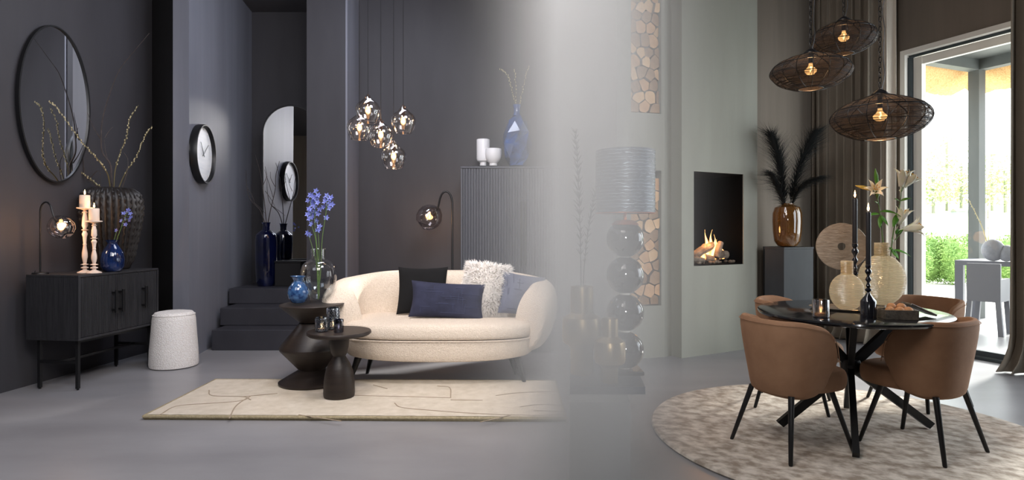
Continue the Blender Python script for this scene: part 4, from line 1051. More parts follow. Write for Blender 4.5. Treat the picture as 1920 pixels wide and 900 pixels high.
# ================================================================== light room: pedestal with amber vase
Yd = 6.24
pz = Z(463, Yd); px0, px1, px2 = X(1434, Yd), X(1470, Yd-.12), X(1523, Yd)
ped = thing('pedestal', 'tall dark slate pedestal in the corner beside the curtain', 'pedestal', (0, 0, 0))
a_, b_, c_ = Vector((px0, Yd)), Vector((px1, Yd-.12)), Vector((px2, Yd-.02))
MB().prism([a_, b_, c_, c_+a_-b_+Vector((0, .25)), a_+Vector((.05, .16))], 0, pz-.02).make('column', M['pedestal'], ped, smooth=False)
g_ = .006
MB().prism([a_+Vector((-g_, 0)), b_+Vector((0, -g_)), c_+Vector((g_, 0)), c_+a_-b_+Vector((g_, .255)), a_+Vector((.05, .168))], pz-.019, pz).make('top_slab', M['pedestal'], ped, smooth=False)
Ya = Yd+.0
lathe_thing('amber_vase', 'large amber glass vase on the slate pedestal', 'vase', 1476, Ya, 462, [(10, 463), (18, 461), (25, 452), (27.5, 435), (28.5, 415), (28, 400), (24, 389), (14, 384), (11, 383), (11, 381.5), (10, 382), (12, 386), (22, 394)], M['amber_glass'], z=pz+.001, n=48)
G8 = 'black plumes in the amber vase'
def pp(l, Y, a=0, b=0): return PX(l, Y, a, b)
plume('pampas_plume', 'black plume curving towards the fireplace from the amber vase', pp([(1474, 400), (1470, 360), (1463, 310), (1455, 275), (1446, 252)], Ya, 0, -.05), .30, 1500, M['plume'], 3, G8, .18, wdt=.0022)
plume('pampas_plume', 'lower black plume bending over towards the fireplace in the amber vase', pp([(1473, 400), (1466, 370), (1457, 345), (1446, 325)], Ya, 0, -.1), .26, 900, M['plume'], 4, G8, .15, droop=.4, wdt=.0022)
plume('pampas_plume', 'black plume curving towards the curtain from the amber vase', pp([(1479, 400), (1486, 360), (1500, 310), (1515, 275), (1527, 250)], Ya, 0, -.05), .30, 1500, M['plume'], 5, G8, .18, wdt=.0022)
plume('pampas_plume', 'lower black plume arching out before the curtain in the amber vase', pp([(1480, 400), (1492, 365), (1510, 345), (1528, 335)], Ya, 0, -.15), .24, 800, M['plume'], 6, G8, .15, droop=.4, wdt=.0022)
# ================================================================== curtains
def curtain(label, s0, s1, off, amp, nf, m_, z1=3.95, seed=0, pool=.0, nu=None, group=None):
    rr = random.Random(seed); nu = nu or nf*14; ph = [rr.uniform(-.5, .5) for _ in range(nf+2)]; am_ = [rr.uniform(.6, 1.25) for _ in range(nf+2)]
    t = thing('curtain', label, 'curtain', (*wp((s0+s1)/2, -off), 0), 0, group); L = t.location
    m = MB(); nv = 40
    def f(u, v):
        s_ = s0+(s1-s0)*u; k = u*nf; i = int(k); fr = k-i
        pp_ = ph[i]*(1-fr)+ph[i+1]*fr; aa = am_[i]*(1-fr)+am_[i+1]*fr
        w_ = sin(2*pi*k+pp_*2+.35*sin(v*3+i)); o = -off-amp*aa*w_*(1+.2*(1-v))-amp*.3*sin(4*pi*k+1)
        sh = (s1-s0)/nf*.25*cos(2*pi*k+pp_)*aa
        z = v*z1
        if v < .08: o -= pool*(1-v/.08)**2*(1+.5*sin(k*2.3)); z = max(.012, z+.01*sin(k*5)*(1-v/.08))
        a, b = wp(s_+sh, o); return (a-L.x, b-L.y, z)
    m.sheet(f, nu, nv); o = m.make('cloth', m_, t, ang=180); smod(o, 0, .004); return t
curtain('heavy taupe linen curtain in the corner beside the window', .03, .86, .16, .06, 8, M['curtain'], pool=.08, seed=1, group=None)
curtain('pale linen curtain edge hanging at the window frame', .87, .99, .13, .03, 2, M['sheer'], pool=.03, seed=2)
curtain('taupe linen curtain at the cropped side of the window, hem trailing on the floor', 2.08, 2.9, .16, .06, 8, M['curtain'], pool=.14, seed=3)
# ================================================================== outside
dz = -.015
# porch
pc = thing('porch_roof', 'dark timber porch ceiling with corner post and thatched edge outside the window', 'porch')
sC, oC = -.10, 2.9
def pbox(s0, s1, o0, o1, z0, z1, name, m_, smooth=False):
    return MB().prism([wp(s0, o0), wp(s1, o0), wp(s1, o1), wp(s0, o1)], z0, z1).make(name, m_, pc, smooth=smooth)
zP = 3.4
pbox(sC, sC+.14, oC-.0, oC+.14, dz, zP, 'post', M['post'])
pbox(sC, sC+.14, .29, oC, zP, zP+.2, 'beam', M['post']); pbox(sC, 4.4, oC, oC+.14, zP, zP+.2, 'beam', M['post'])
pbox(sC+.14, 4.4, .29, oC, zP+.14, zP+.2, 'porch_ceiling', M['post'])
def eave(s0, s1, o0, o1, nrm, name='thatched_edge'):
    rr = random.Random(int(s0*100)); m = MB(); n = 70; ring = []
    L = math.hypot(s1-s0, o1-o0)
    for i in range(n+1):
        u = i/n; s_ = s0+(s1-s0)*u; o = o0+(o1-o0)*u; j = rr.uniform(-.012, .012)
        def q(d, z): a, b = wp(s_+nrm[0]*d, o+nrm[1]*d); return (a, b, z)
        ring.append([q(0, zP+.2), q(.12, zP-.0), q(.3, zP-.13+j), q(.5, zP-.2+j), q(.56+j, zP-.1), q(.3, zP+.25), q(0, zP+.4)])
    m.loft(ring, True, (True, True)); o_ = m.make(name, M['thatch'], pc, ang=60); return o_
eave(sC-.3, 4.4, oC+.14, oC+.14, (0, 1)); eave(sC, sC, .29, oC+.14+.3, (-1, 0))
# grey outdoor table, chair and balls
def P2(px, py, z=dz): Y = FY(py, z); return Vector((X(px, Y), Y, z))
tA = Vector((X(1790, 7.9), 7.9)); tB = Vector((X(1900, 7.45), 7.45))
zt_ = Z(490, 7.6)
ot = thing('outdoor_table', 'square grey resin table on the sunny deck', 'table', (0, 0, dz))
u_ = (tB-tA).normalized(); v_ = Vector((-u_.y, u_.x))
def tq(a, b): p = tA+u_*a+v_*b; return (p.x, p.y)
def obx(a0, a1, b0, b1, z0, z1, name, par, m_=M['outdoor_grey']): return MB().prism([tq(a0, b0), tq(a1, b0), tq(a1, b1), tq(a0, b1)], z0, z1).make(name, m_, par, smooth=False)
obx(0, .95, 0, .8, zt_-dz-.06, zt_-dz, 'tabletop', ot)
for a in (0, .86):
    for b in (0, .71): obx(a, a+.09, b, b+.09, 0, zt_-dz-.061, 'leg', ot)
oc = thing('outdoor_chair', 'grey resin armchair tucked against the outdoor table', 'chair', (0, 0, dz))
cA = Vector((X(1812, 7.2), 7.2)); cB = Vector((X(1876, 6.95), 6.95)); cu = (cB-cA).normalized(); cv = Vector((-cu.y, cu.x)); cw_ = (cB-cA).length
def cq(a, b, z): p = cA+cu*a+cv*b; return (p.x, p.y, z)
def cbx(a0, a1, b0, b1, z0, z1, name, sp=0):
    vs = [cq(a0+sp, b0-sp*.3, z0), cq(a1+sp, b0-sp*.3, z0), cq(a1+sp, b1-sp*.3, z0), cq(a0+sp, b1-sp*.3, z0), cq(a0, b0, z1), cq(a1, b0, z1), cq(a1, b1, z1), cq(a0, b1, z1)]
    return MB().add(vs, [(3, 2, 1, 0), (4, 5, 6, 7), (0, 1, 5, 4), (1, 2, 6, 5), (2, 3, 7, 6), (3, 0, 4, 7)]).make(name, M['outdoor_grey'], oc, smooth=False)
zt2 = Z(494, 7.1)-dz
cbx(0, cw_, 0, .035, .40, zt2, 'backrest'); cbx(0, .04, .036, .40, .40, .66, 'armrest'); cbx(cw_-.04, cw_, .036, .40, .40, .66, 'armrest'); cbx(.041, cw_-.041, .036, .40, .40, .44, 'seat')
for a, sp in ((0, -.03), (cw_-.05, .03)):
    for b in (0, .35): cbx(a, a+.05, b, b+.05, 0, .399, 'leg', sp)
for px, Y, rpx, lab in ((1862, 7.62, 22, 'larger grey stone ball on the outdoor table'), (1887, 7.5, 16.5, 'smaller grey stone ball on the outdoor table beside the curtain')):
    s = Y/F; r = rpx*s; t = thing('stone_ball', lab, 'garden ornament', (X(px, Y), Y, zt_+.001), 0, 'stone balls on the outdoor table')
    MB().ball((0, 0, r*.94), r*.94, 32, 20, (CA(px)*1.02, 1, 1)).make('ball', mat('rough_grey_ball', C(104, 106, 112), .8, 0, C(124, 126, 132), (12, 12, 12), .3, .4, (50, 50, 50)), t)
branch('birch_twig', PX([(1850, 452), (1843, 430), (1832, 405), (1816, 374)], 7.62), 'pale thin twig beyond the window rising behind the stone balls', None, .007, .003, 'catkin', 16)
branch('birch_twig', PX([(1853, 450), (1853, 420), (1852, 380), (1853, 345)], 7.66), 'upright pale twig before the porch post above the stone balls', None, .005, .002, 'catkin', 8)
# hedges: leaves as small cards on a mass
def leafmass(name, label, cat_, boxes, n, size, m_, seed, parent=None, core=None, kind=None):
    rr = random.Random(seed); mb = MB(); t = thing(name, label, cat_, (boxes[0][0][0], boxes[0][0][1], 0))
    L = t.location
    for c_, r in boxes:
        MB().ball((c_[0]-L.x, c_[1]-L.y, c_[2]), 1, 14, 8, (r[0]*.86, r[1]*.86, r[2]*.86)).make('crown', core or m_, t) if core != 0 else None
        for k in range(n):
            d = Vector((rr.gauss(0, 1), rr.gauss(0, 1), rr.gauss(0, 1))).normalized(); q = rr.uniform(.82, 1.08)
            p = Vector((c_[0]-L.x+d.x*r[0]*q, c_[1]-L.y+d.y*r[1]*q, c_[2]+d.z*r[2]*q))
            a = Vector((rr.uniform(-1, 1), rr.uniform(-1, 1), rr.uniform(-1, 1))).normalized()*size*rr.uniform(.6, 1.3); b = a.cross(d).normalized()*size*.45
            mb.add([p-a*.5, p+b*.5, p+a*.5, p-b*.5], [(0, 1, 2, 3)])
    tag(mb.make('leaves', m_, t, ang=180), kind='stuff'); return t
def hb(px, Y, z0, z1, w, d): return ((X(px, Y), Y, (z0+z1)/2), (w/2, d/2, (z1-z0)/2*1.15))
for i, (px, lab) in enumerate(((1712, 'clipped green hedge plant seen beside the window frame'), (1745, 'clipped green hedge plant in the middle of the hedge beyond the deck'), (1785, 'clipped green hedge plant next to the outdoor table'), (1822, 'clipped green hedge plant showing behind the porch post'), (1900, 'clipped green hedge plant showing behind the stone balls'))):
    Y = 14.2+(i % 2)*.4; leafmass('hedge_shrub', lab, 'hedge', [hb(px, Y, 0, Z(447-3*(i % 2), Y), .68 if i < 4 else 1.0, .9)], 2600, .062, M['hedge'], 20+i, core=M['hedge'])
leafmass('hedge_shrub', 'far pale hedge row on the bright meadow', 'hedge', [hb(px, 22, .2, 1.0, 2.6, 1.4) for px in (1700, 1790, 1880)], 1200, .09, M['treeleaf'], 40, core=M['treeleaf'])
rr = random.Random(77)
for i, (px, Y, h, w) in enumerate(((1700, 50, 4.5, 3.6), (1722, 54, 6.2, 3.8), (1750, 48, 3.4, 3.4), (1775, 52, 7.4, 4.2), (1802, 50, 4.6, 3.6), (1860, 52, 5.8, 4.0), (1885, 49, 4.2, 3.6))):
    zg = 2.4; labs = ['pale spring tree beyond the meadow next to the window frame', 'second pale tree from the window frame beyond the meadow', 'low pale bush between the far trees', 'tallest pale tree beyond the meadow', 'small pale tree beside the porch post', 'pale tree beyond the meadow past the porch post', 'pale tree beyond the meadow beside the cropped curtain']
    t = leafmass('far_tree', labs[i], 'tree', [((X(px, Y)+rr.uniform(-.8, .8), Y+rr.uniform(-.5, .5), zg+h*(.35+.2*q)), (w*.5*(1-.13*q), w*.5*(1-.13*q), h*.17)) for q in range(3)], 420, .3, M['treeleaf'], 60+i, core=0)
    MB().tube([(X(px, Y)-t.location.x, Y-t.location.y, zg-.6), (X(px, Y)-t.location.x, Y-t.location.y, zg+h*.9)], .11, 8).make('trunk', M['treetrunk'], t)
hs = thing('far_house', 'tiny grey garden house beyond the meadow', 'building', (X(1797, 46), 46, 2.2)); MB().box((-.35, -.3, 0), (.35, .3, .35)).make('wall', mat('far_grey', C(150, 154, 158), .8), hs, smooth=False)
MB().loft([[(-.4, -.35, .35), (.4, -.35, .35), (.4, .35, .35), (-.4, .35, .35)], [(-.4, 0, .6), (.4, 0, .6), (.4, .01, .6), (-.4, .01, .6)]]).make('roof', M['treetrunk'], hs, smooth=False)
# ================================================================== round rug, dining table, chairs
TC = Vector((2.02, 3.66)); yaw = -math.atan(TC.x/TC.y)          # local y points away from the camera
rg = thing('round_rug', 'large round silvery beige rug under the dining table', 'rug', (TC.x-.03, TC.y-.03, 0), yaw)
m = MB(); ra, rb = 1.13, 1.12; rings = []
for r, z in ((1.0, .002), (1.006, .01), (1.0, .021), (.985, .024)): rings.append([(ra*r*cos(2*pi*i/128), rb*r*sin(2*pi*i/128), z) for i in range(128)])
for q in range(1, 22):
    r = .985*(1-q/22.); rings.append([(ra*r*cos(2*pi*i/128), rb*r*sin(2*pi*i/128), .024+.0012*mnoise.noise(Vector((r*9*cos(2*pi*i/128), r*9*sin(2*pi*i/128), 0)))) for i in range(128)])
m.loft(rings, True, (True, True)); m.make('pile', M['round_rug'], rg)
rg2 = .025
def tl(px, Y): return Vector((X(px, Y), Y))
dt = thing('dining_table', 'round black stone dining table on crossed black metal legs', 'dining table', (TC.x, TC.y, rg2), yaw)
HT = .735-rg2; tra, trb = .515, .575
m = MB(); m.loft([[(tra*r*cos(2*pi*i/96), trb*r*sin(2*pi*i/96), z) for i in range(96)] for r, z in ((.965, HT-.026), (.99, HT-.022), (1, HT-.012), (.997, HT-.003), (.985, HT))], True, (True, True)); m.make('tabletop', M['stone'], dt)
def dloc(px, py):
    """floor point of a pixel, in the table's own frame"""
    Y = FY(py, rg2); v = Vector((X(px, Y)-TC.x, Y-TC.y)); return Vector((v.x*cos(-yaw)-v.y*sin(-yaw), v.x*sin(-yaw)+v.y*cos(-yaw)))
feet = [dloc(1605, 860), dloc(1745, 803), dloc(1462, 800)]
feet.append(-feet[0]*.95)
hub = Vector((0, 0, .38))
def bar(mb, a, b, w, d):
    a = Vector(a); b = Vector(b); t_ = (b-a).normalized(); h = Vector((t_.x, t_.y, 0)); h = Vector((-h.y, h.x, 0)).normalized() if h.length > 1e-4 else Vector((1, 0, 0)); n_ = t_.cross(h)
    mb.loft([[p+h*w+n_*d, p-h*w+n_*d, p-h*w-n_*d, p+h*w-n_*d] for p in (a, b)], True, (True, True)); return mb
for i, f_ in enumerate(feet):
    op = feet[{0: 3, 1: 2, 2: 1, 3: 0}[i]]
    m = MB(); low = Vector((f_.x, f_.y, .012)); top = Vector((-f_.x*.78 if i in (1, 2) else -f_.x*.5, -f_.y*.78 if i in (1, 2) else -f_.y*.5, HT-.03))
    dvec = (hub-low)
    bar(m, low, hub+dvec.normalized()*.0, .017, .026); bar(m, hub, (op.x*.68, op.y*.68, HT-.027), .017, .026)
    m.v = [(x, y, max(.002, z)) for x, y, z in m.v]
    m.make('leg', M['black'], dt, smooth=False)
MB().lathe([(.05, .34), (.055, .36), (.055, .4), (.05, .42)], 16).make('hub', M['black'], dt)
# chair
def make_chair(label, loc, rz, w=.50, dp=.50):
    t = thing('dining_chair', label, 'chair', loc, rz, 'tan velvet chairs around the dining table')
    # seat
    m = MB(); n = 40
    def pl(k, z, dx=0): return [((w/2-.05)*k*se(2*pi*i/n, 1, 1, .75)[0], .095+(dp/2-.02)*k*se(2*pi*i/n, 1, 1, .75)[1], z) for i in range(n)]
    m.loft([pl(.82, .345), pl(.95, .352), pl(1.0, .375), pl(1.01, .41), pl(.99, .44), pl(.92, .458), pl(.7, .466), pl(.3, .47)], True, (True, True)); smod(fixn(m.make('seat', M['velvet_brown'], t)), 1)
    # wrapping backrest, opening to +y
    rings = []; NT = 48; TH = 104; a0, b0 = w/2, dp/2-.01
    for i in range(NT+1):
        th = -TH+2*TH*i/NT; q = abs(th); thr = R(th+180)
        x, y = se(thr, 1, 1, .8)
        top = .745-.03*smooth((q-50)/50)
        bot_ = .325+.02*smooth((q-60)/40)
        if q > 82:
            e = (q-82)/(TH-82); e = 1-math.sqrt(max(0, 1-e*e*.995)); top -= e*.22; bot_ += e*.11
        tp = .9; hh = top-bot_; sec = []
        for off, u in ((-.045, 0), (-.008, .03), (.0, .2), (.022, .5), (.04, .8), (.045, .95), (.036, 1.0), (.015, 1.0), (-.0, .96), (-.012, .8), (-.03, .5), (-.045, .2), (-.05, .02)):
            k_ = .90
            sec.append((x*(a0*k_+off), y*(b0*k_+off)+.0, bot_+hh*u))
        rings.append(sec)
    m = MB(); m.loft(rings, True, (True, True)); bk = fixn(m.make('backrest', M['velvet_brown'], t)); smod(bk, 1)
    seam = [(r[5][0]*1.008, r[5][1]*1.008, r[5][2]) for r in rings]; MB().tube(seam, .0022, 5).make('seam', M['velvet_brown'], bk)
    for sx in (-1, 1):
        for sy in (-1, 1):
            tx, ty = sx*(w/2-.09), sy*(dp/2-.09); bx2, by2 = sx*(w/2-.015), sy*(dp/2-.01)
            zf = rg2
            m = MB().loft([[(bx2+(tx-bx2)*u+r*cos(2*pi*i/14), by2+(ty-by2)*u+r*sin(2*pi*i/14), zf+(.35-zf)*u) for i in range(14)] for u, r in ((0, .009), (.02, .011), (1, .016))], True, (True, True))
            m.make('leg', M['black'], t)
    return t
ch = make_chair('tan velvet dining chair seen from behind, nearest the firewood wall', (1.535, 3.375, 0), R(-69), .46, .46)
ch2 = dup(ch, (2.255, 3.375, 0), R(29), 'tan velvet dining chair seen from behind, nearest the cropped curtain')
ch3 = dup(ch, (X(1487, 4.2), 4.2, 0), R(-118), 'tan velvet dining chair across the table on the fireplace side')
ch4 = dup(ch, (X(1722, 4.25), 4.25, 0), R(112), 'tan velvet dining chair across the table on the window side')
# ================================================================== on the table
ZTt = .7355
def ytp(px, Y): return HY+(CH-ZTt)*F/Y
tr = thing('oval_tray', 'worn silver oval tray under the ribbed glass vases', 'tray', (X(1590, 3.72), 3.72, ZTt), yaw)
m = MB(); m.loft([[(a*r*cos(2*pi*i/64), b_*r*sin(2*pi*i/64), z) for i in range(64)] for r, z, a, b_ in ((.9, .0, .215, .15), (1, .012, .215, .15), (.985, .014, .215, .15), (.9, .005, .215, .15))], True, (True, True)); m.make('plate', M['tray'], tr)
zt3 = ZTt+.006
def ribbed(name, label, px, Y, ybase, rpx, ytop, ynk, nkpx, z, flat=.55):
    s = Y/F; k = CA(px); t = thing(name, label, 'vase', (X(px, Y), Y, z), yaw); y_b = HY+(CH-z)*F/Y; hb_ = (y_b-ynk)*s; r = rpx*s*k
    pts = []; N = 60
    for i in range(N+1):
        a = -pi/2*.86+(pi/2*.86+pi/2*.82)*i/N
        pts.append((r*cos(a)*(1+.009*cos(i*pi*.75*2/1.5)), hb_*(.5+.5*sin(a)/max(sin(pi/2*.86), .01))))
    z0_ = pts[-1][1]; nk = nkpx*s*k; H_ = (y_b-ytop)*s
    pts = [(p[0], max(0, p[1])) for p in pts if p[0] > nk*.95 or p[1] < hb_*.5]
    pts += [(nk, hb_+.004), (nk, H_), (nk*.92, H_), (nk*.92, hb_)]
    m = MB().lathe(pts, 48, caps=(True, False)); m.v = [(x, y*(flat if c_ < hb_ else .8), c_) for x, y, c_ in m.v]
    m.make('glass_body', M['ribbed'], t); return t
ribbed('ribbed_vase', 'smaller round ribbed cream glass vase on the silver tray', 1588, 3.63, 578, 34, 489, 513, 12, zt3, .5)
ribbed('ribbed_vase', 'larger round ribbed cream glass vase holding the lilies', 1653, 3.92, 560, 46, 455, 478, 14.5, ZTt+.001, .42)
# disc on a stand
Yd2 = 4.13; s = Yd2/F
dd = thing('disc_ornament', 'round etched bronze disc with a hole on a small black stand', 'ornament', (X(1578, Yd2), Yd2, ZTt), yaw+R(8))
zc_ = Z(462, Yd2)-ZTt; rd = 47*s*.93; rh = 7*s
rings = []
for r, y in ((rh, -.008), (rd*.99, -.008), (rd, -.004), (rd, .004), (rd*.99, .008), (rh, .008)): rings.append([(r*cos(2*pi*i/96), y, zc_+r*sin(2*pi*i/96)) for i in range(96)])
rings.append(rings[0]); m = MB(); m.loft(rings, True, (False, False)); fixn(m.make('disc', M['disc'], dd))
MB().box((-.06, -.035, .0), (.06, .035, .012), bev=.003).make('stand_base', M['black'], dd)
MB().tube([(0, .0, .01), (0, 0, zc_-rd-.004), (0, .0, zc_-rd+.004)], .007, 8).make('stand_rod', M['black'], dd)
# black candlesticks
def bstick(label, px, Y, ytop, yflame, base_w, ycandle, z0, cl):
    s = Y/F; k = CA(px); y_b = HY+(CH-z0)*F/Y
    t = thing('candlestick', label, 'candlestick', (X(px, Y), Y, z0), 0, 'black turned candlesticks on the dining table')
    H = (y_b-ycandle)*s; r = s*k
    pr = [(16*r, 0), (16*r, .13*H*2.4), (15*r, .13*H*2.55), (7*r, .42*H), (4*r, .46*H), (3*r, .49*H), (7*r, .52*H), (7*r, .535*H), (3*r, .57*H), (5*r, .61*H), (3*r, .65*H), (3*r, .68*H), (6*r, .72*H), (6*r, .74*H), (3*r, .78*H), (3*r, .81*H), (7*r, .87*H), (6.5*r, .9*H), (3.5*r, .93*H), (6*r, .96*H), (6*r, H)]
    m = MB(); mb2 = []
    m.lathe(pr, 20); m.make('stick', M['black_gloss'], t)
    c = thing('taper_candle', cl, 'candle', (X(px, Y), Y, z0+H+.001), 0, 'black taper candles on the dining table')
    hc = (ycandle-ytop)*s; MB().lathe([(5*r, 0), (5.2*r, .01), (5.2*r, hc*.97), (4*r, hc), (.5*r, hc)], 16).make('wax', M['black_candle'], c)
    MB().tube([(0, 0, hc), (.0005, 0, hc+.009)], .001, 5).make('wick', M['redwine'], c)
    MB().lathe([(.0012, hc+.006), (.005, hc+.014), (.0055, hc+.02), (.0035, hc+.034), (.0006, hc+.05)], 12).make('flame', M['flame'], c)
    light('candle_light', 'POINT', (X(px, Y), Y, z0+H+hc+.03), .4, (1, .5, .2), .01)
bstick('black turned candlestick with fluted foot at the front of the tabletop', 1628, 3.36, 398, 388, 16, 497, ZTt+.0, 'black taper candle burning on the candlestick closest to the box of eggs')
bstick('black turned candlestick standing behind the smaller ribbed vase', 1603, 3.86, 372, 363, 16, 457, ZTt+.0, 'black taper candle burning higher, before the bronze disc')
# smoked tealight glass
Yt = 3.38
votive('dark mirrored tealight glass at the edge of the silver tray', 1539, Yt, 16.5, 590, 557, ZTt+.001, thin_glass('dark_mirror_glass', (.42, .42, .45, 1), .9, .08, .55, .35), None, False)
# box of eggs
Ye = 3.33; s = Ye/F; ebz = ZTt+.001
eb = thing('metal_box', 'open beaten metal box holding brown eggs on the table', 'box', (X(1683, Ye), Ye, ebz), yaw+R(20))
wb, db, hbx = .082, .055, .05
mb = MB().box((-wb, -db, 0), (wb, db, .005)).box((-wb, -db, .005), (-wb+.005, db, hbx)).box((wb-.005, -db, .005), (wb, db, hbx)).box((-wb+.005, -db, .005), (wb-.005, -db+.005, hbx)).box((-wb+.005, db-.005, .005), (wb-.005, db, hbx)); mb.make('box_body', M['tin'], eb, smooth=False)
ld = thing('box_lid', 'beaten metal lid leaning on the box of eggs', 'lid', (X(1722, 3.42), 3.42, ZTt+.012), yaw+R(-30)); MB().box((-.075, -.05, 0), (.075, .05, .012), bev=.002).make('lid_plate', M['tin'], ld); ld.rotation_euler = (0, R(24), yaw+R(25)); ld.location.z = ZTt+.036
E_ = [(-.047, -.02, 'brown egg in the metal box, the one closest to the candlestick'), (.0, -.024, 'brown egg at the middle front of the metal box'), (.046, -.018, 'brown egg beside the leaning lid in the metal box'), (-.022, .022, 'brown egg behind, lying high in the metal box'), (.028, .024, 'brown egg at the back of the metal box near the lid')]
for ex, ey, lb in E_:
    a = yaw+R(20); w0 = Vector((X(1683, Ye)+ex*cos(a)-ey*sin(a), Ye+ex*sin(a)+ey*cos(a)))
    t = MB().ball((0, 0, 0), .0225, 20, 14, (1.0, 1.0, 1.0)); t.v = [(x*1.12, y*.98, z*(1.02)) for x, y, z in t.v]
    o = t.make('egg', M['walnut'], None, loc=(w0.x, w0.y, ebz+(.043 if ey < 0 else .058)), rot=(0, R(10*ex*20), a)); tag(o, lb, 'egg', 'brown eggs in the metal box')
# lilies
def lily_flower(mb_par, c, ax, L, open_, parent, seed):
    rr = random.Random(seed); q = Vector(ax).normalized().to_track_quat('Z', 'Y')
    fl = bpy.data.objects.new('blossom', None); col.objects.link(fl); fl.parent = parent; fl.location = c; fl.rotation_mode = 'QUATERNION'; fl.rotation_quaternion = q
    for k in range(6):
        a = 2*pi*k/6+rr.uniform(-.1, .1); m = MB(); wid = L*(.17 if k % 2 else .13)
        def f(u, v):
            r = .012*L/.1+open_*L*(u**1.9)*.62; z = L*u*(1-.22*open_*u*u)
            w_ = wid*sin(pi*min(1, .12+u*.9))**.8*(1-u**6*.6)
            t_ = (v-.5)*2; x = r-.25*wid*t_*t_; y = t_*w_
            if u > .8: z -= (u-.8)*L*.6*open_
            return (x*cos(a)-y*sin(a), x*sin(a)+y*cos(a), z)
        m.sheet(f, 9, 4); o = m.make('petal', M['lily'], fl, ang=180)
        o.modifiers.new('thick', 'SOLIDIFY').thickness = .0008
    m = MB()
    for k in range(5):
        a = 2*pi*k/5; m.tube([(0, 0, L*.2), (L*.08*cos(a), L*.08*sin(a), L*.6), (L*.16*cos(a), L*.16*sin(a), L*.72)], .0012, 5); m.ball((L*.16*cos(a), L*.16*sin(a), L*.73), .004, 6, 4)
    m.make('stamen', M['stigma'], fl)
    MB().tube([(0, 0, -.035), (0, 0, 0), (0, 0, .03)], [.003, .0045, .006], 8).make('flower_tube', M['lily'], fl)
def leaf(parent, p, d, L, w_, droop=.3):
    d = Vector(d).normalized(); sd = d.cross(Vector((0, -.6, .8))).normalized(); m = MB()
    def f(u, v):
        t_ = (v-.5)*2; q = Vector(p)+d*L*u+Vector((0, 0, -droop*L*u*u))+sd*t_*w_*sin(pi*(u**.8))*.5+Vector((0, 0, .12*w_*abs(t_)))
        return tuple(q)
    m.sheet(f, 10, 2); o = m.make('leaf', M['leaf'], parent, ang=180); o.modifiers.new('thick', 'SOLIDIFY').thickness = .0006
Yo = 3.92
def lily(label, pts, flowers, leaves, buds=()):
    t = thing('lily', label, 'flower', pts[0], 0, 'white lilies in the larger ribbed vase'); b0 = Vector(pts[0]); cp = cat([p-b0 for p in pts], 6)
    MB().tube(cp, [.0042*(1-.35*i/len(cp)) for i in range(len(cp))], 8).make('stem', M['stem'], t)
    for i, (st_, c_, ax, L, op) in enumerate(flowers):
        c_ = P(*c_, Yo)-b0; a = P(*st_, Yo)-b0
        MB().tube([a, (a+c_)/2+Vector((0, 0, -.005)), c_], .0028, 6).make('flower_stalk', M['stem'], t)
        lily_flower(None, c_, ax, L, op, t, i+len(label))
    for (p, d, L, w_, dr) in leaves: leaf(t, P(*p, Yo+.0)-b0, d, L, w_, dr)
    for (a, b, c_) in buds:
        a = P(*a, Yo)-b0; b = P(*b, Yo)-b0; m = MB().tube([a, a.lerp(b, .3), a.lerp(b, .6), b], [.004, .012, .012, .002], 10); m.make('bud', M[c_], t)
px_m = Yo/F
lily('lily stem with one open flower and a bud leaning to the candles', PX([(1657, 540), (1657, 470), (1652, 420), (1650, 400), (1646, 375), (1643, 362)], Yo),
     [((1646, 375), (1640, 360), (-.35, -.85, .35), .10, 1.0)],
     [((1650, 402), (-1, -.2, .15), .10, .026, .3), ((1650, 398), (.9, -.3, .25), .12, .03, .5), ((1651, 405), (-.25, -.3, -1), .09, .03, 0), ((1652, 404), (.35, -.4, -.9), .08, .03, 0), ((1648, 385), (-.6, -.3, .6), .06, .02, .3), ((1655, 470), (.8, -.3, .5), .07, .022, .4)],
     [((1645, 350), (1641, 316), 'leaf'), ((1638, 356), (1604, 348), 'budc'), ((1645, 372), (1646, 350), 'stem')])
lily('lily stem with three white trumpets leaning to the window', PX([(1665, 545), (1670, 480), (1676, 430), (1684, 400), (1689, 370), (1690, 352)], Yo),
     [((1690, 356), (1690, 350), (.12, -.1, 1), .135, .55), ((1690, 360), (1694, 350), (.6, -.4, .8), .125, .6), ((1682, 424), (1685, 420), (.22, -.3, 1), .13, .5), ((1678, 450), (1694, 430), (1.0, -.35, .22), .13, .8)],
     [((1688, 378), (.9, -.3, .6), .075, .022, .3), ((1687, 378), (-.7, -.2, .5), .055, .02, .3), ((1684, 400), (-.5, -.3, -.95), .125, .034, -.1), ((1686, 402), (.35, .2, -.7), .07, .026, 0), ((1674, 470), (.9, -.3, .1), .10, .026, .5), ((1672, 468), (.35, -.5, -.9), .075, .034, 0), ((1673, 466), (-.8, -.3, .1), .08, .022, .4), ((1680, 440), (.1, -.3, .9), .05, .02, .2), ((1676, 455), (-.5, -.3, .7), .05, .02, .2), ((1682, 440), (.5, -.2, .6), .05, .018, .1)])
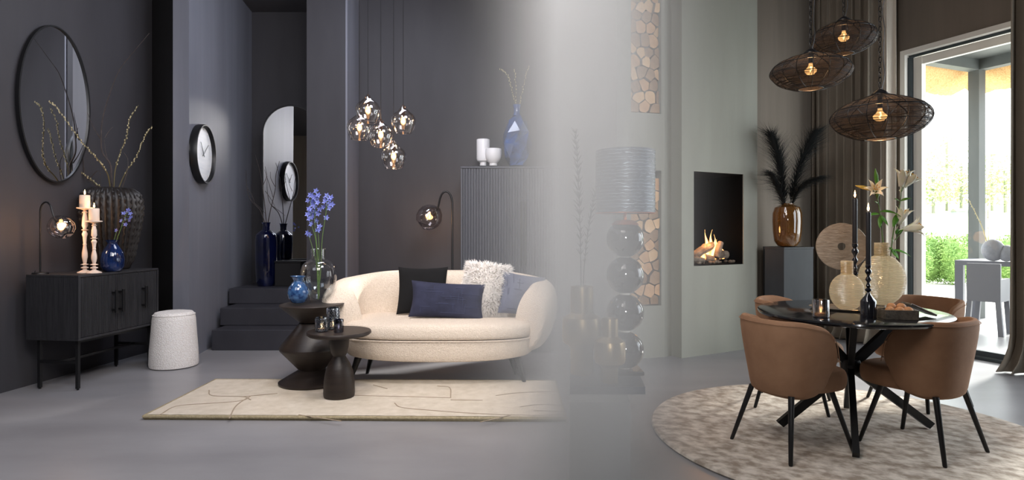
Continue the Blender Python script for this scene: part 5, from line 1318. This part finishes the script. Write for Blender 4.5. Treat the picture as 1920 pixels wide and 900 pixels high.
# ================================================================== wire pendants
def shade_mat():
    m = bpy.data.materials.new('wound_black_thread'); m.use_nodes = True; nt = m.node_tree; b = nt.nodes['Principled BSDF']
    b.inputs['Base Color'].default_value = C(30, 22, 18); b.inputs['Roughness'].default_value = .8
    tc = nt.nodes.new('ShaderNodeTexCoord'); mp = nt.nodes.new('ShaderNodeMapping'); mp.inputs['Scale'].default_value = (7, 7, 190); n = nt.nodes.new('ShaderNodeTexNoise'); n.inputs['Scale'].default_value = 1; n.inputs['Detail'].default_value = 3
    mr = nt.nodes.new('ShaderNodeMapRange'); mr.inputs[1].default_value = .36; mr.inputs[2].default_value = .64; mr.inputs[3].default_value = .6; mr.inputs[4].default_value = 1
    nt.links.new(tc.outputs['Object'], mp.inputs[0]); nt.links.new(mp.outputs[0], n.inputs['Vector']); nt.links.new(n.outputs[0], mr.inputs[0]); nt.links.new(mr.outputs[0], b.inputs['Alpha'])
    return m
M['thread'] = shade_mat()
def wire_pendant(label, px, py, Y, wpx, ytop, ybot, yrim, e):
    s = Y/F; k = CA(px); a = wpx/2*s*k; zc = Z(py, Y)
    t = thing('wire_pendant', label, 'pendant lamp', (X(px, Y), Y, zc), 0, 'black wire pendants over the dining table')
    def zz(y): return (py-y)*s
    D = ybot-ytop
    full = cat([(r_*a, 0, zz(ytop+q_*D)) for r_, q_ in ((.1, .0), (.3, .07), (.55, .15), (.78, .25), (.91, .35), (.98, .45), (1, .53), (.97, .62), (.86, .75), (.66, .87), (.45, .95), (.3, .975))], 3)
    prof = [(p.x, p.z) for p in full]
    MB().lathe(prof, 64, caps=(False, False)).make('shade', M['thread'], t)
    i0 = 0
    for q in range(16):
        an = 2*pi*q/16; MB().tube([((r+.001)*cos(an), (r+.001)*sin(an), z) for r, z in prof], .0022, 5).make('rib', M['black'], t)
    for q in range(16):
        an = 2*pi*q/16; h_ = prof[6:27]; MB().tube([((r+.001)*cos(an+.5*(j/20)*(1 if q % 2 else -1)), (r+.001)*sin(an+.5*(j/20)*(1 if q % 2 else -1)), z) for j, (r, z) in enumerate(h_)], .0016, 4).make('cross_wire', M['black'], t)
    for r, z in (prof[0], prof[12], prof[-1]): MB().torus((0, 0, z), r, .0032, 48, 6).make('ring', M['black'], t)
    MB().lathe([(.001, zz(ytop)+.03), (.02, zz(ytop)+.02), (.045, zz(ytop)-.001), (.045, zz(ytop)-.006)], 20).make('cap', M['black'], t)
    MB().tube([(0, 0, zz(ytop)), (0, 0, .045)], .013, 12).make('socket', M['black'], t)
    bulb(t, (0, 0, -.005), .036, e)
    # chain and cord
    z = zz(ytop)+.03; i = 0; ztop = 3.5-zc
    lk = MB(); nn = 10
    link = None
    while z < ztop:
        if link is None:
            m = MB(); pts = [(.0085*cos(2*pi*j/12), 0, .019+.0085*sin(2*pi*j/12)+(.008 if sin(2*pi*j/12) > 0 else -.008)) for j in range(12)]; m.tube(pts+[pts[0]], .0022, 5, False); link = m.make('chain_link', M['black'], t, loc=(0, 0, z)); o = link
        else: o = link.copy(); col.objects.link(o); o.parent = t; o.location = (0, 0, z)
        o.rotation_euler = (0, 0, R(90*(i % 2)+20)); z += .029; i += 1
    MB().tube([(0, 0, z), (0, 0, CZ-.002-zc)], .003, 6).make('chain_upper', M['black'], t)
    pts = [(.008+.02*abs(sin(j*1.3)), .0, zz(ytop)+.02+j*.09) for j in range(int((CZ-zc-zz(ytop))/.09))]; MB().tube(cat(pts, 3), .0028, 5).make('cord', M['black'], t)
    return t
wire_pendant('largest black wire pendant hanging lowest before the window', 1650, 218, 3.5, 197, 176, 263, 263, 22)
wire_pendant('black wire pendant hanging towards the fireplace block', 1520, 132, 3.95, 158, 99, 168, 168, 18)
wire_pendant('smallest black wire pendant, highest of the three', 1582, 70, 4.3, 128, 38, 102, 102, 9)
# ------------------------------------------------------------------ mist added to stand for the grey fade between the rooms
def haze():
    m = bpy.data.materials.new('mist'); m.use_nodes = True; nt = m.node_tree; nt.nodes.clear()
    o = nt.nodes.new('ShaderNodeOutputMaterial'); v = nt.nodes.new('ShaderNodeVolumeScatter')
    v.inputs['Color'].default_value = (.97, .97, .97, 1); v.inputs['Anisotropy'].default_value = 0
    tc = nt.nodes.new('ShaderNodeTexCoord'); sp = nt.nodes.new('ShaderNodeSeparateXYZ'); ab = nt.nodes.new('ShaderNodeMath'); ab.operation = 'ABSOLUTE'
    mr = nt.nodes.new('ShaderNodeMapRange'); mr.interpolation_type = 'SMOOTHSTEP'
    mr.inputs[1].default_value = .02; mr.inputs[2].default_value = .34; mr.inputs[3].default_value = HZ; mr.inputs[4].default_value = 0
    nt.links.new(tc.outputs['Object'], sp.inputs[0]); nt.links.new(sp.outputs[0], ab.inputs[0]); nt.links.new(ab.outputs[0], mr.inputs[0])
    nt.links.new(mr.outputs[0], v.inputs['Density']); nt.links.new(v.outputs[0], o.inputs['Volume'])
    return m
HZ = .78
ang = math.atan(.12)
mb = MB().box((-.38, 0, 0), (.38, 4.1, 3.9))
hz = mb.make('haze', haze(), smooth=False, loc=(.12*1.25, 1.25, .0), rot=(0, 0, -ang))
tag(hz, 'added pale mist standing for the grey fade between the dark and the light room', 'haze', kind='stuff')
